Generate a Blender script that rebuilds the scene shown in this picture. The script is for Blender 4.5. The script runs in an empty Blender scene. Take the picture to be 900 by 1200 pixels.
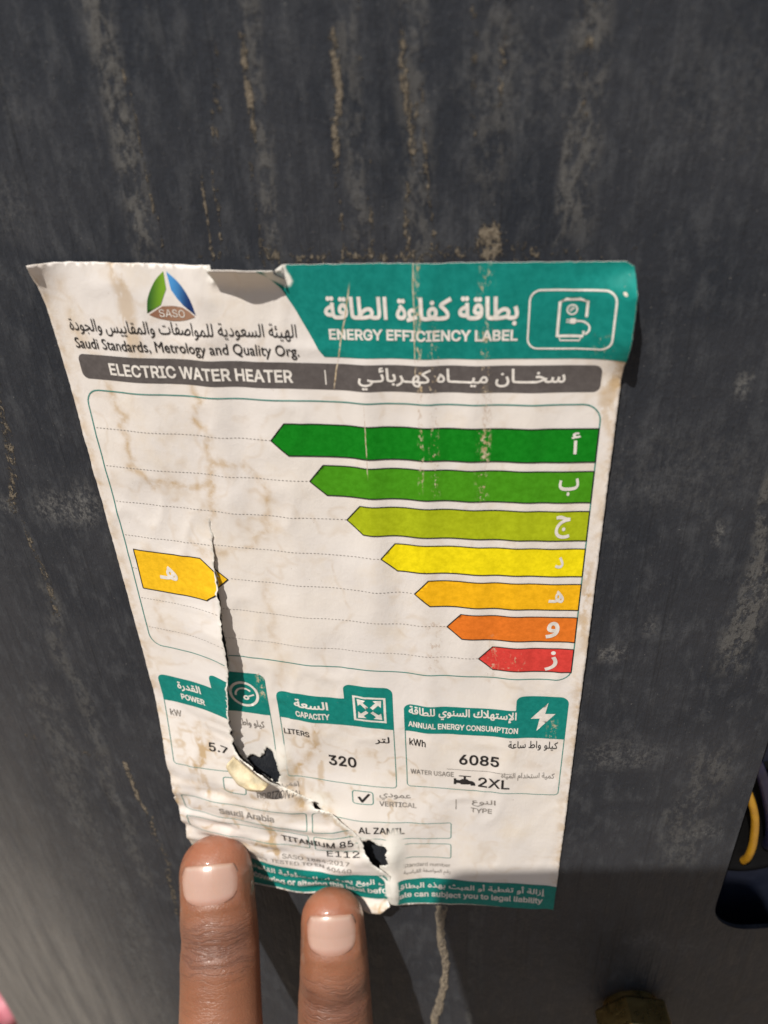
import bpy, bmesh, math, random
import numpy as np
from mathutils import Vector, Matrix, geometry

random.seed(7)
rng = np.random.default_rng(7)
scene = bpy.context.scene
COL = scene.collection

# ------------------------------------------------------------------ frame of the place
R = 0.400                     # outer radius of the heater jacket (m)
Z0 = 0.900                    # height of the lens above the ground
AZ = 0.1435
E_OUT = Vector((-math.sin(AZ), -math.cos(AZ), 0.0))     # from the heater axis to the photographer
E_RGT = Vector((math.cos(AZ), -math.sin(AZ), 0.0))
CAM = E_OUT * 0.5 + Vector((0, 0, Z0))

# ------------------------------------------------------------------ camera
cd = bpy.data.cameras.new('camera')
cam = bpy.data.objects.new('camera', cd)
COL.objects.link(cam)
scene.camera = cam
ROT = Matrix(((0.99870028, 0.05096815, 0.0),
              (-0.02685348, 0.52618301, -0.84994725),
              (-0.04332024, 0.84884256, 0.52686779)))
cam.matrix_world = Matrix.Translation(CAM) @ ROT.to_4x4()
cd.sensor_fit = 'VERTICAL'
cd.sensor_height = 24.0
cd.sensor_width = 18.0
cd.lens = 18.0
cd.clip_start = 0.004
cd.clip_end = 200.0
cd.dof.use_dof = True
cd.dof.focus_distance = 0.132
cd.dof.aperture_fstop = 18.0 / 1.4      # a small phone lens: pupil of about 1.4 mm

# ------------------------------------------------------------------ sky and sun
S_LAT, S_UP = 0.54, 1.87
TO_SUN = (E_OUT - E_RGT * S_LAT + Vector((0, 0, S_UP))).normalized()
SUN_EL = math.asin(TO_SUN.z)
world = bpy.data.worlds.new('World')
scene.world = world
world.use_nodes = True
wn = world.node_tree
sky = wn.nodes.new('ShaderNodeTexSky')
sky.sky_type = 'NISHITA'
sky.sun_disc = False
sky.sun_elevation = SUN_EL
sky.sun_rotation = math.atan2(TO_SUN.x, TO_SUN.y)
bg = wn.nodes['Background']
bg.inputs['Strength'].default_value = 0.05
wn.links.new(sky.outputs[0], bg.inputs['Color'])
sd = bpy.data.lights.new('sun', 'SUN')
sd.energy = 5.0
sd.angle = math.radians(0.53)
sd.color = (1.0, 0.945, 0.87)
sun = bpy.data.objects.new('sun', sd)
COL.objects.link(sun)
sun.rotation_euler = TO_SUN.to_track_quat('Z', 'Y').to_euler()
sun.location = (0, 0, 3)
scene.view_settings.view_transform = 'Standard'
scene.view_settings.look = 'None'
scene.view_settings.gamma = 1.0
scene.view_settings.exposure = 0.2
scene.view_settings.use_curve_mapping = False


# ------------------------------------------------------------------ helpers
def tag(o, label=None, cat=None, group=None, kind=None):
    if label: o['label'] = label
    if cat: o['category'] = cat
    if group: o['group'] = group
    if kind: o['kind'] = kind
    return o


def empty(name, loc, label, cat):
    o = bpy.data.objects.new(name, None)
    o.location = loc
    o.empty_display_size = 0.02
    COL.objects.link(o)
    return tag(o, label, cat)


def link(name, me, mat=None, parent=None, smooth=True):
    if mat: me.materials.append(mat)
    o = bpy.data.objects.new(name, me)
    COL.objects.link(o)
    if smooth:
        me.polygons.foreach_set('use_smooth', [True] * len(me.polygons))
    if parent:
        o.parent = parent
        o.matrix_parent_inverse = Matrix.Translation(-parent.location)
    return o


def pydata(name, verts, faces):
    me = bpy.data.meshes.new(name)
    me.from_pydata([tuple(v) for v in verts], [], [tuple(int(i) for i in f) for f in faces])
    me.update()
    return me


def P(u, v, h):
    """label coordinates in mm (u right, v down, h out from the jacket) -> world"""
    th = (u - 63.4) / 1000.0 / R
    rad = R + h / 1000.0
    p = E_OUT * (rad * math.cos(th)) + E_RGT * (rad * math.sin(th))
    p.z = Z0 - 0.025 - v / 1000.0
    return p


def Pn(u, v, h):
    th = (np.asarray(u) - 63.4) / 1000.0 / R
    rad = R + np.asarray(h) / 1000.0
    c, s = rad * np.cos(th), rad * np.sin(th)
    return np.stack([c * E_OUT.x + s * E_RGT.x, c * E_OUT.y + s * E_RGT.y, Z0 - 0.025 - np.asarray(v) / 1000.0], -1)


def tube(pts, radii, seg=16, cap=True):
    """swept tube through world points -> verts, faces"""
    pts = [Vector(p) for p in pts]
    n = len(pts)
    if not hasattr(radii, '__len__'): radii = [radii] * n
    V, F = [], []
    ref = Vector((0.31, 0.17, 0.93))
    prev = None
    for i, p in enumerate(pts):
        t = (pts[min(i + 1, n - 1)] - pts[max(i - 1, 0)]).normalized()
        if prev is None:
            a = ref.cross(t).normalized()
        else:
            a = (prev - t * prev.dot(t)).normalized()
        prev = a
        b = t.cross(a)
        for k in range(seg):
            q = 2 * math.pi * k / seg
            V.append(p + (a * math.cos(q) + b * math.sin(q)) * radii[i])
    for i in range(n - 1):
        for k in range(seg):
            k2 = (k + 1) % seg
            F.append((i * seg + k, i * seg + k2, (i + 1) * seg + k2, (i + 1) * seg + k))
    if cap:
        F.append(tuple(reversed(range(seg))))
        F.append(tuple(range((n - 1) * seg, n * seg)))
    return V, F


def spline(ctrl, n):
    """Catmull-Rom through control tuples"""
    c = [np.array(p, float) for p in ctrl]
    c = [2 * c[0] - c[1]] + c + [2 * c[-1] - c[-2]]
    out = []
    m = len(c) - 3
    for i in range(n):
        s = i / (n - 1) * m
        k = min(int(s), m - 1)
        t = s - k
        p0, p1, p2, p3 = c[k:k + 4]
        out.append(0.5 * ((2 * p1) + (-p0 + p2) * t + (2 * p0 - 5 * p1 + 4 * p2 - p3) * t * t + (-p0 + 3 * p1 - 3 * p2 + p3) * t ** 3))
    return out


def vnoise(x, y, seed=0):
    """smooth value noise in about -1..1"""
    x = np.asarray(x, float); y = np.asarray(y, float)
    xi = np.floor(x).astype(np.int64); yi = np.floor(y).astype(np.int64)
    fx = x - xi; fy = y - yi
    fx = fx * fx * (3 - 2 * fx); fy = fy * fy * (3 - 2 * fy)
    def h(a, b):
        n = (a * 374761393 + b * 668265263 + seed * 974711) & 0xffffffff
        n = ((n ^ (n >> 13)) * 1274126177) & 0xffffffff
        return ((n ^ (n >> 16)) & 0xffff) / 32767.5 - 1
    return (h(xi, yi) * (1 - fx) + h(xi + 1, yi) * fx) * (1 - fy) + (h(xi, yi + 1) * (1 - fx) + h(xi + 1, yi + 1) * fx) * fy


def sstep(a, b, x):
    t = np.clip((np.asarray(x, float) - a) / (b - a), 0, 1)
    return t * t * (3 - 2 * t)


# ------------------------------------------------------------------ node helper
class NT:
    def __init__(self, mat):
        self.t = mat.node_tree
        self.n = self.t.nodes
        self.bsdf = self.n.get('Principled BSDF')

    def put(self, sock, v):
        if isinstance(v, bpy.types.NodeSocket): self.t.links.new(v, sock)
        elif v is not None: sock.default_value = v

    def math(self, op, a, b=None, c=None, clamp=False):
        n = self.n.new('ShaderNodeMath'); n.operation = op; n.use_clamp = clamp
        for i, v in enumerate((a, b, c)):
            if v is not None: self.put(n.inputs[i], v)
        return n.outputs[0]

    def ramp(self, x, a, b, lo=0.0, hi=1.0):
        n = self.n.new('ShaderNodeMapRange'); n.interpolation_type = 'SMOOTHSTEP'
        self.put(n.inputs['Value'], x)
        n.inputs['From Min'].default_value = a; n.inputs['From Max'].default_value = b
        n.inputs['To Min'].default_value = lo; n.inputs['To Max'].default_value = hi
        return n.outputs[0]

    def mix(self, f, a, b, mode='MIX'):
        n = self.n.new('ShaderNodeMix'); n.data_type = 'RGBA'; n.blend_type = mode
        self.put(n.inputs[0], f)
        for i, v in ((6, a), (7, b)):
            if isinstance(v, tuple) and len(v) == 3: v = v + (1.0,)
            self.put(n.inputs[i], v)
        return n.outputs[2]

    def vec(self, x, y, z=0.0):
        n = self.n.new('ShaderNodeCombineXYZ')
        for i, v in enumerate((x, y, z)): self.put(n.inputs[i], v)
        return n.outputs[0]

    def noise(self, vec, scale, detail=2.0, rough=0.5):
        n = self.n.new('ShaderNodeTexNoise')
        self.put(n.inputs['Vector'], vec)
        n.inputs['Scale'].default_value = scale; n.inputs['Detail'].default_value = detail
        n.inputs['Roughness'].default_value = rough
        return n.outputs[0]

    def uv(self):
        n = self.n.new('ShaderNodeUVMap'); n.uv_map = 'mm'
        s = self.n.new('ShaderNodeSeparateXYZ')
        self.t.links.new(n.outputs[0], s.inputs[0])
        return self.math('MULTIPLY', s.outputs[0], 100.0), self.math('MULTIPLY', s.outputs[1], 100.0)

    def attr(self, name):
        n = self.n.new('ShaderNodeAttribute'); n.attribute_name = name
        return n.outputs['Fac']

    def bump(self, h, strength, dist):
        n = self.n.new('ShaderNodeBump')
        n.inputs['Strength'].default_value = strength; n.inputs['Distance'].default_value = dist
        self.put(n.inputs['Height'], h)
        self.t.links.new(n.outputs[0], self.bsdf.inputs['Normal'])

    def streak(self, U, V, u0, w, v0, v1, wob=0.0, thr=None, scale=1.0, fade=6.0, slope=0.0, soft=1.0):
        """vertical band of wear at u0 between v0 and v1 (mm)"""
        u = self.math('SUBTRACT', U, u0)
        if slope:
            u = self.math('SUBTRACT', u, self.math('MULTIPLY', self.math('SUBTRACT', V, (v0 + v1) / 2), slope))
        if wob:
            nz = self.noise(self.vec(u0 * 3.1, V), 0.13, 3.0, 0.6)
            u = self.math('SUBTRACT', u, self.math('MULTIPLY', self.math('SUBTRACT', nz, 0.5), wob * 2))
        m = self.ramp(self.math('ABSOLUTE', u), w * (0.5 - 0.28 * soft), w * (0.5 + 0.28 * soft), 1.0, 0.0)
        m = self.math('MULTIPLY', m, self.ramp(V, v0 - fade / 2, v0 + fade / 2))
        m = self.math('MULTIPLY', m, self.ramp(V, v1 - fade / 2, v1 + fade / 2, 1.0, 0.0))
        if thr is not None:
            nz = self.noise(self.vec(U, self.math('MULTIPLY', V, 0.55), u0), scale, 4.0, 0.7)
            m = self.math('MULTIPLY', m, self.ramp(nz, thr - 0.07, thr + 0.07))
        return m

    def many(self, op, items):
        out = None
        for i in items:
            if callable(i): i = i()
            out = i if out is None else self.math(op, out, i)
        return out


def material(name, base=(0.5, 0.5, 0.5), rough=0.5, metal=0.0, spec=0.5):
    m = bpy.data.materials.new(name); m.use_nodes = True
    b = m.node_tree.nodes['Principled BSDF']
    b.inputs['Base Color'].default_value = tuple(base) + (1.0,)
    b.inputs['Roughness'].default_value = rough
    b.inputs['Metallic'].default_value = metal
    b.inputs['Specular IOR Level'].default_value = spec
    return m


def noisy(name, base, var, scale, rough=0.6, metal=0.0, bump=0.0, dist=0.001, spec=0.5):
    """plain material with object-space mottling"""
    m = material(name, base, rough, metal, spec)
    n = NT(m)
    tc = n.n.new('ShaderNodeTexCoord').outputs['Object']
    nz = n.noise(tc, scale, 5.0, 0.62)
    c = n.mix(n.ramp(nz, 0.3, 0.7), tuple(base), tuple(var))
    n.put(n.bsdf.inputs['Base Color'], c)
    n.put(n.bsdf.inputs['Roughness'], n.ramp(n.noise(tc, scale * 2.3, 3.0), 0.3, 0.7, rough * 0.8, min(1, rough * 1.2)))
    if bump: n.bump(n.noise(tc, scale * 4, 4.0, 0.6), bump, dist)
    return m


# ------------------------------------------------------------------ material of the heater jacket
# bands of residue left on the paint: (u, width, v from, v to, wobble, strength, slope), mm
GREY = [(17.7, 3.6, -70, -1.0, 0.8, 1.0, 0), (37.2, 2.2, -70, 0, 0.6, 0.8, -0.05), (47.6, 2.6, -50, 0, 0.7, 0.6, 0), (55.3, 3.4, -50, 0, 0.8, 0.7, 0), (64.2, 4.2, -50, -8, 1.0, 0.5, 0),
        (74.2, 3.6, -70, -4, 1.0, 0.9, 0), (72.2, 1.2, -24, 0, 0.5, 0.9, 0), (-19.5, 4.0, 60, 160, 2.0, 0.6, 0), (-32.0, 9.0, 90, 320, 3.0, 0.5, 0), (64.8, 2.0, 139, 290, 0.6, 0.9, 0), (66.9, 1.0, 139, 290, 0.5, 0.9, 0),
        (108.0, 5.5, 44, 69, 2.0, 1.0, -0.05), (105.8, 2.2, 30, 46, 1.2, 1.0, -0.1), (106.5, 8.0, 88, 124, 2.5, 0.6, 0)]
TAN = [(35.2, 1.0, -26, -14, 0.5, 1.0, 0), (34.2, 0.8, -14, 0, 0.5, 0.7, 0), (45.8, 1.2, -26, -11, 0.7, 1.1, 0), (45.5, 1.0, -11, 0, 0.4, 0.75, 0), (49.0, 0.8, -30, 0, 0.4, 0.6, 0), (54.4, 1.1, -26, -12, 0.6, 1.1, 0),
       (53.6, 0.9, -12, 0, 0.4, 0.75, 0), (56.7, 0.9, -22, 0, 0.5, 0.75, 0.04), (61.9, 0.7, -34, -12, 0.3, 0.7, 0), (64.6, 1.0, -25, -16, 0.6, 0.8, 0), (64.0, 3.2, -4.6, -0.5, 0.3, 1.0, 0), (73.8, 1.8, -30, -12, 0.8, 0.6, 0),
       (27.4, 0.6, -12, 0, 0.3, 1.0, -0.02), (29.5, 0.6, -24, 0, 0.4, 0.8, -0.12), (31.0, 0.55, -36, 0, 0.4, 0.75, -0.16), (20.0, 0.6, -24, -1, 0.5, 0.9, 0.03), (-15.5, 2.4, 8, 46, 1.2, 0.8, -0.2), (-18.5, 1.8, 46, 70, 1.0, 0.8, 0),
       (-13.0, 1.7, 108, 128, 1.2, 1.1, 0.16), (-12.6, 2.0, 126, 240, 1.2, 0.8, -0.03), (52.0, 54.0, -1.6, 0.8, 0.0, 0.8, 0), (24.0, 0.5, -8, -1, 0.3, 0.7, 0.2)]
SMUDGE = [(-9, 43, 8, 3.6, 1.0), (-3.6, 40.5, 3.6, 3.4, 1.1), (-21, 43.4, 2.6, 2.2, 1.0), (86.5, 65, 3.0, 2.4, 1.1), (92, 58, 2.2, 1.6, 0.9), (97, 39, 2.0, 1.2, 1.0), (99.5, 40.8, 1.1, 1.3, 1.3), (110, 112, 5, 2.4, 0.8), (104, 151, 6, 3.0, 0.8),
          (112, 155, 7, 3.6, 0.7), (91, 90, 9, 5, 0.6), (92, 30, 18, 9, 0.2), (92, -18, 14, 9, 0.22), (-4, -8, 7, 6, 0.3), (66, -20, 8, 7, 0.3), (1, -20, 5, 4, 0.25), (98.5, 17.0, 1.4, 0.5, 1.2)]


def wear_fields(u, v):
    def bands(L):
        out = np.zeros(len(u))
        for u0, w, v0, v1, wob, k, sl in L:
            fade = min(6.0, (v1 - v0) * 0.3)
            uu = u - u0 - sl * (v - (v0 + v1) / 2) - wob * (vnoise(v * 0.09, np.full(len(v), u0 * 0.37), 3) + 0.5 * vnoise(v * 0.3, np.full(len(v), u0 * 0.71), 4))
            m = 1 - sstep(w * 0.22, w * 0.78, np.abs(uu))
            m = m * sstep(v0 - fade / 2, v0 + fade / 2, v) * (1 - sstep(v1 - fade / 2, v1 + fade / 2, v))
            out = np.maximum(out, m * k)
        return out
    sm = np.zeros(len(u))
    for u0, v0, ru, rv, k in SMUDGE:
        d = ((u - u0) / ru) ** 2 + ((v - v0) / rv) ** 2
        sm = np.maximum(sm, k * (1 - sstep(0.15, 1.15, d)))
    dv = np.abs(v - 110.5 - 2.5 * vnoise(u * 0.09, np.zeros(len(u)), 6))
    arc = (1 - sstep(0.2, 2.2, dv)) * (1 - sstep(-22, -14, u)) * sstep(-60, -40, u)
    dust_sheen = (1 - sstep(-75, -8, u)) * sstep(60, 260, v)
    return bands(GREY), np.maximum(bands(TAN), arc * 0.7), sm, dust_sheen


def jacket_material():
    m = material('charcoal_paint', (0.03, 0.03, 0.033), 0.5, 0.0, 0.18)
    n = NT(m)
    U, V = n.uv()
    uv = n.vec(U, V)
    big = n.noise(uv, 0.035, 4.0, 0.6)
    mid = n.noise(n.vec(U, n.math('MULTIPLY', V, 0.4)), 0.35, 6.0, 0.72)
    fine = n.noise(uv, 1.6, 4.0, 0.7)
    vert = n.noise(n.vec(U, n.math('MULTIPLY', V, 0.012)), 0.85, 5.0, 0.7)          # vertical grain
    col = n.mix(n.ramp(big, 0.35, 0.65), (0.0200, 0.0232, 0.0300), (0.031, 0.0335, 0.040))
    col = n.mix(n.math('MULTIPLY', n.ramp(mid, 0.46, 0.68), 0.7), col, (0.056, 0.059, 0.065))
    col = n.mix(n.math('MULTIPLY', n.ramp(vert, 0.55, 0.66), 0.45), col, (0.012, 0.013, 0.016))
    col = n.mix(n.math('MULTIPLY', n.ramp(fine, 0.56, 0.74), 0.35), col, (0.09, 0.086, 0.08))       # fine dusty grain
    # grey residue strips left by old tape
    gn = n.noise(n.vec(U, n.math('MULTIPLY', V, 0.5), 2.0), 0.75, 5.0, 0.7)
    gm = n.math('MULTIPLY', n.attr('grey'), n.ramp(gn, 0.42, 0.58))
    col = n.mix(n.math('MULTIPLY', gm, 0.6), col, (0.125, 0.12, 0.11))
    # rubbed smudges
    sn = n.noise(n.vec(n.math('MULTIPLY', U, 1.3), V, 6.0), 0.9, 6.0, 0.78)
    sm = n.math('MULTIPLY', n.attr('smudge'), n.ramp(sn, 0.42, 0.64))
    col = n.mix(n.math('MULTIPLY', sm, 0.75), col, (0.15, 0.147, 0.14))
    # crusty tan glue and dust drips
    tn = n.noise(n.vec(U, n.math('MULTIPLY', V, 0.6), 9.0), 1.5, 4.0, 0.7)
    tm = n.math('MULTIPLY', n.ramp(n.math('ADD', tn, n.math('MULTIPLY', n.attr('tan'), 0.35)), 0.74, 0.86), n.ramp(n.attr('tan'), 0.02, 0.3))
    col = n.mix(n.math('MULTIPLY', tm, 0.66), col, (0.25, 0.205, 0.145))
    sp = n.ramp(n.noise(uv, 2.4, 2.0, 0.5), 0.735, 0.77)
    col = n.mix(n.math('MULTIPLY', sp, 0.6), col, (0.3, 0.28, 0.25))
    # pale dust on the lower left, plus grazing sky sheen painted into the colour
    dust_sheen = n.math('MULTIPLY', n.attr('dust_sheen'), n.ramp(n.noise(n.vec(U, n.math('MULTIPLY', V, 0.1)), 0.16, 5.0, 0.7), 0.25, 0.7, 0.35, 1.0))
    col = n.mix(n.math('MULTIPLY', dust_sheen, 0.8), col, (0.19, 0.18, 0.165))
    n.put(n.bsdf.inputs['Base Color'], col)
    wear = n.math('ADD', n.math('ADD', gm, tm), sm)
    rg = n.math('ADD', n.ramp(mid, 0.3, 0.7, 0.42, 0.6), n.math('MULTIPLY', wear, 0.3), clamp=True)
    n.put(n.bsdf.inputs['Roughness'], rg)
    h = n.math('ADD', n.math('MULTIPLY', tm, n.math('ADD', n.math('MULTIPLY', fine, 1.2), 0.5)), n.math('MULTIPLY', gm, 0.15))
    h = n.math('ADD', h, n.math('MULTIPLY', mid, 0.8))
    h = n.math('ADD', h, n.math('MULTIPLY', vert, 0.5))
    h = n.math('ADD', h, n.math('MULTIPLY', fine, 0.12))
    n.bump(h, 0.8, 0.0007)
    return m


# ------------------------------------------------------------------ ground
def build_ground():
    N = 60
    xs = np.linspace(-6, 6, N)
    V, F = [], []
    for j, y in enumerate(xs):
        for i, x in enumerate(xs):
            z = 0.012 * float(vnoise(x * 1.3 + 9, y * 1.3, 3)) + 0.004 * float(vnoise(x * 5, y * 5, 4))
            if math.hypot(x, y) < 0.7: z = min(z, 0.0)
            V.append((x, y, z - 0.004))
    for j in range(N - 1):
        for i in range(N - 1):
            F.append((j * N + i, j * N + i + 1, (j + 1) * N + i + 1, (j + 1) * N + i))
    g = link('ground', pydata('ground', V, F), noisy('sandy_ground', (0.30, 0.24, 0.18), (0.22, 0.175, 0.13), 18.0, 0.95, 0, 0.6, 0.004))
    tag(g, kind='structure')


build_ground()

# ------------------------------------------------------------------ water heater
M_JACKET = jacket_material()
M_CAP = noisy('dark_plastic_cap', (0.022, 0.022, 0.024), (0.04, 0.04, 0.042), 30, 0.5, 0, 0.2, 0.0006)
M_NAVY = noisy('navy_plastic', (0.006, 0.008, 0.017), (0.014, 0.017, 0.029), 60, 0.55, 0, 0.3, 0.0006, 0.2)
M_BLACK = noisy('hole_shade_black', (0.0015, 0.0015, 0.0018), (0.003, 0.003, 0.0032), 80, 0.8, spec=0.1)
M_LINER = noisy('inner_tank_steel', (0.02, 0.02, 0.024), (0.04, 0.04, 0.044), 40, 0.6)
M_YELLOW = noisy('yellow_cable', (0.45, 0.23, 0.012), (0.35, 0.17, 0.012), 200, 0.4)
M_BLUE = noisy('blue_cable', (0.004, 0.006, 0.035), (0.003, 0.004, 0.02), 200, 0.4)
M_BRASS = noisy('brass', (0.72, 0.48, 0.16), (0.55, 0.34, 0.11), 160, 0.3, 1.0, 0.3, 0.0004)

heater = empty('water_heater', (0, 0, 0), 'large dark charcoal cylindrical water heater with scratched and stained painted jacket', 'water heater')


def build_heater():
    zb, zt = 0.10, 1.42
    # finer columns and rows where the photograph looks
    arcs = np.concatenate([np.arange(-110, 150, 0.5), np.arange(150, 2 * math.pi * R * 1000 - 110, 7.0)])
    zs = np.concatenate([np.arange(zb, Z0 - 0.36, 0.012), np.arange(Z0 - 0.36, Z0 + 0.06, 0.003), np.arange(Z0 + 0.06, zt, 0.012), [zt]])
    nseg, nz = len(arcs), len(zs) - 1
    # jacket: a 1 mm steel shell, closed so the service opening can be cut into it
    V, F = [], []
    for shell in (0, 1):
        for z in zs:
            row = Pn(arcs + 63.4, np.full(nseg, (Z0 - 0.025 - z) * 1000), np.full(nseg, -1.0 * shell))
            V.extend(map(tuple, row))
    off = (nz + 1) * nseg
    for j in range(nz):
        for k in range(nseg):
            k2 = (k + 1) % nseg
            a, b, c, d = j * nseg + k, j * nseg + k2, (j + 1) * nseg + k2, (j + 1) * nseg + k
            F.append((a, b, c, d)); F.append((off + d, off + c, off + b, off + a))
    for k in range(nseg):
        k2 = (k + 1) % nseg
        F.append((k2, k, off + k, off + k2))
        t = nz * nseg
        F.append((t + k, t + k2, off + t + k2, off + t + k))
    jk = link('jacket', pydata('jacket', V, F), M_JACKET, heater)
    # cutter: rounded rectangle in the jacket's surface
    u0, u1, v0, v1, rc = 116.9, 215.0, -2.0, 148.6, 10.0
    loop = []
    for cx, cy, a0 in ((u1 - rc, v1 - rc, 0), (u0 + rc, v1 - rc, 90), (u0 + rc, v0 + rc, 180), (u1 - rc, v0 + rc, 270)):
        for k in range(9):
            a = math.radians(a0 + 90 * k / 8)
            loop.append((cx + rc * math.cos(a), cy + rc * math.sin(a)))
    n = len(loop)
    CV = [P(u, v, -12) for u, v in loop] + [P(u, v, 14) for u, v in loop]
    CF = [tuple(reversed(range(n))), tuple(range(n, 2 * n))] + [(i, (i + 1) % n, n + (i + 1) % n, n + i) for i in range(n)]
    bm = bmesh.new()
    vs = [bm.verts.new(c) for c in CV]
    for f in CF: bm.faces.new([vs[i] for i in f])
    bmesh.ops.recalc_face_normals(bm, faces=bm.faces)
    cm = bpy.data.meshes.new('cutter'); bm.to_mesh(cm); bm.free()
    cm.materials.append(M_JACKET); cut = bpy.data.objects.new('cutter', cm); COL.objects.link(cut)
    md = jk.modifiers.new('cut', 'BOOLEAN'); md.object = cut; md.operation = 'DIFFERENCE'; md.solver = 'MANIFOLD'
    dg = bpy.context.evaluated_depsgraph_get(); dg.update()
    me = bpy.data.meshes.new_from_object(jk.evaluated_get(dg))
    jk.modifiers.clear(); jk.data = me
    bpy.data.objects.remove(cut); bpy.data.meshes.remove(cm)
    me.set_sharp_from_angle(angle=math.radians(35))
    # uv in label millimetres
    uvl = me.uv_layers.new(name='mm')
    co = np.zeros(len(me.vertices) * 3); me.vertices.foreach_get('co', co); co = co.reshape(-1, 3)
    th = np.arctan2(co[:, 0] * E_RGT.x + co[:, 1] * E_RGT.y, co[:, 0] * E_OUT.x + co[:, 1] * E_OUT.y)
    uu = th * R * 1000 + 63.4; vv = (Z0 - 0.025 - co[:, 2]) * 1000
    li = np.zeros(len(me.loops), int); me.loops.foreach_get('vertex_index', li)
    lu = uu[li]; lv = vv[li]
    # keep faces across the back seam in one piece
    pol = np.zeros(len(me.polygons), int); me.polygons.foreach_get('loop_start', pol)
    for p in me.polygons:
        s = lu[p.loop_start:p.loop_start + p.loop_total]
        if s.max() - s.min() > 1000: s[s < 0] += 2 * math.pi * R * 1000
    uvl.data.foreach_set('uv', np.stack([lu / 100, lv / 100], -1).ravel())
    for nm, val in zip(('grey', 'tan', 'smudge', 'dust_sheen'), wear_fields(uu, vv)):
        at = me.attributes.new(nm, 'FLOAT', 'POINT'); at.data.foreach_set('value', val.astype(np.float32))

    # caps and feet
    def lathe(name, prof, mat, seg=128):
        V, F = [], []
        for r_, z_ in prof:
            for k in range(seg):
                a = 2 * math.pi * k / seg
                V.append((r_ * math.cos(a), r_ * math.sin(a), z_))
        for i in range(len(prof) - 1):
            for k in range(seg):
                k2 = (k + 1) % seg
                F.append((i * seg + k, i * seg + k2, (i + 1) * seg + k2, (i + 1) * seg + k))
        F.append(tuple(reversed(range(seg)))); F.append(tuple(range((len(prof) - 1) * seg, len(prof) * seg)))
        return link(name, pydata(name, V, F), mat, heater)
    dome = [(R + 0.004, zt - 0.02), (R + 0.004, zt + 0.004)] + [((R + 0.004) * math.cos(a), zt + 0.004 + 0.09 * math.sin(a)) for a in np.linspace(0.1, 1.5, 12)]
    lathe('top_cap', dome, M_CAP)
    foot = [((R + 0.004) * math.cos(a), zb - 0.004 - 0.06 * math.sin(a)) for a in np.linspace(1.5, 0.1, 12)] + [(R + 0.004, zb - 0.004), (R + 0.004, zb + 0.02)]
    lathe('bottom_cap', foot, M_CAP)
    for k in range(3):
        a = math.radians(90 + 120 * k)
        c = Vector((0.27 * math.cos(a), 0.27 * math.sin(a), 0))
        Vv, Ff = tube([c + Vector((0, 0, -0.002)), c + Vector((0, 0, 0.006)), c + Vector((0, 0, 0.012)), c + Vector((0, 0, 0.062))], [0.032, 0.032, 0.018, 0.018], 24)
        link('foot', pydata('foot', Vv, Ff), M_CAP, heater, smooth=False)
    lathe('inner_liner', [(R - 0.036, zb + 0.02), (R - 0.036, zt - 0.03)], M_LINER)

    # moulded navy cover in the service opening, standing on the liner
    nu, nv = 40, 44
    V, F = [], []
    for j in range(nv + 1):
        for i in range(nu + 1):
            u = 104 + 108 * i / nu; v = 40 + 150 * j / nv
            h = -9.0 + 0.5 * math.sin(i * 0.9) * 0.3
            V.append(P(u, v, h))
    m1 = len(V)
    for j in range(nv + 1):
        for i in range(nu + 1):
            V.append(P(104 + 108 * i / nu, 40 + 150 * j / nv, -12.0))
    W = nu + 1
    for j in range(nv):
        for i in range(nu):
            a = j * W + i
            F.append((a, a + W, a + W + 1, a + 1))
            F.append((m1 + a, m1 + a + 1, m1 + a + W + 1, m1 + a + W))
    for j in range(nv):
        a, b = j * W, (j + 1) * W
        F.append((a, m1 + a, m1 + b, b)); F.append((a + nu, b + nu, m1 + b + nu, m1 + a + nu))
    for i in range(nu):
        a = i; F.append((a, a + 1, m1 + a + 1, m1 + a))
        a = nv * W + i; F.append((a, m1 + a, m1 + a + 1, a + 1))
    cov = link('terminal_cover', pydata('terminal_cover', V, F), M_NAVY, heater)
    cov['label'] = 'dark navy cover inside the service opening'
    # rimmed disc whose near-black colour stands in for the shade inside a hole
    cu, cv = 127.5, 121.5
    V, F = [], []
    prof = [(16.5, -8.9), (16.2, -8.3), (15.4, -8.1), (14.8, -8.4), (14.6, -8.7), (6.0, -8.75), (0.2, -8.75)]
    seg = 48
    for r_, h_ in prof:
        for k in range(seg):
            a = 2 * math.pi * k / seg
            V.append(P(cu + r_ * math.cos(a), cv + r_ * 1.12 * math.sin(a), h_))
    for i in range(len(prof) - 1):
        for k in range(seg):
            k2 = (k + 1) % seg
            F.append((i * seg + k, i * seg + k2, (i + 1) * seg + k2, (i + 1) * seg + k))
    link('hole_shade_disc', pydata('hole_shade_disc', V, F), M_BLACK, heater)
    for nm, lab, mat, ctrl, rr in (
            ('cable', 'yellow cable hanging in the service opening', M_YELLOW, [(126.2, 136.5, -8.7), (125.8, 132, -7.0), (124.6, 124, -5.6), (121.8, 113, -4.6), (116, 101, -4.4), (108, 92, -5)], 0.00085),
            ('cable', 'dark blue cable hanging in the service opening', M_BLUE, [(130.5, 131, -8.7), (128.6, 124, -6.2), (125.5, 114, -4.8), (121.0, 102, -4.6), (114, 88, -5.0)], 0.0012)):
        pts = [P(*c) for c in spline(ctrl, 28)]
        V, F = tube(pts, rr, 12)
        o = link(nm, pydata(nm, V, F), mat, heater); o['label'] = lab

    # brass pipe stub with hexagonal nut below the opening
    c0 = P(103.6, 180.0, 0); nrm = (P(103.6, 180, 10) - c0).normalized()
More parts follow.
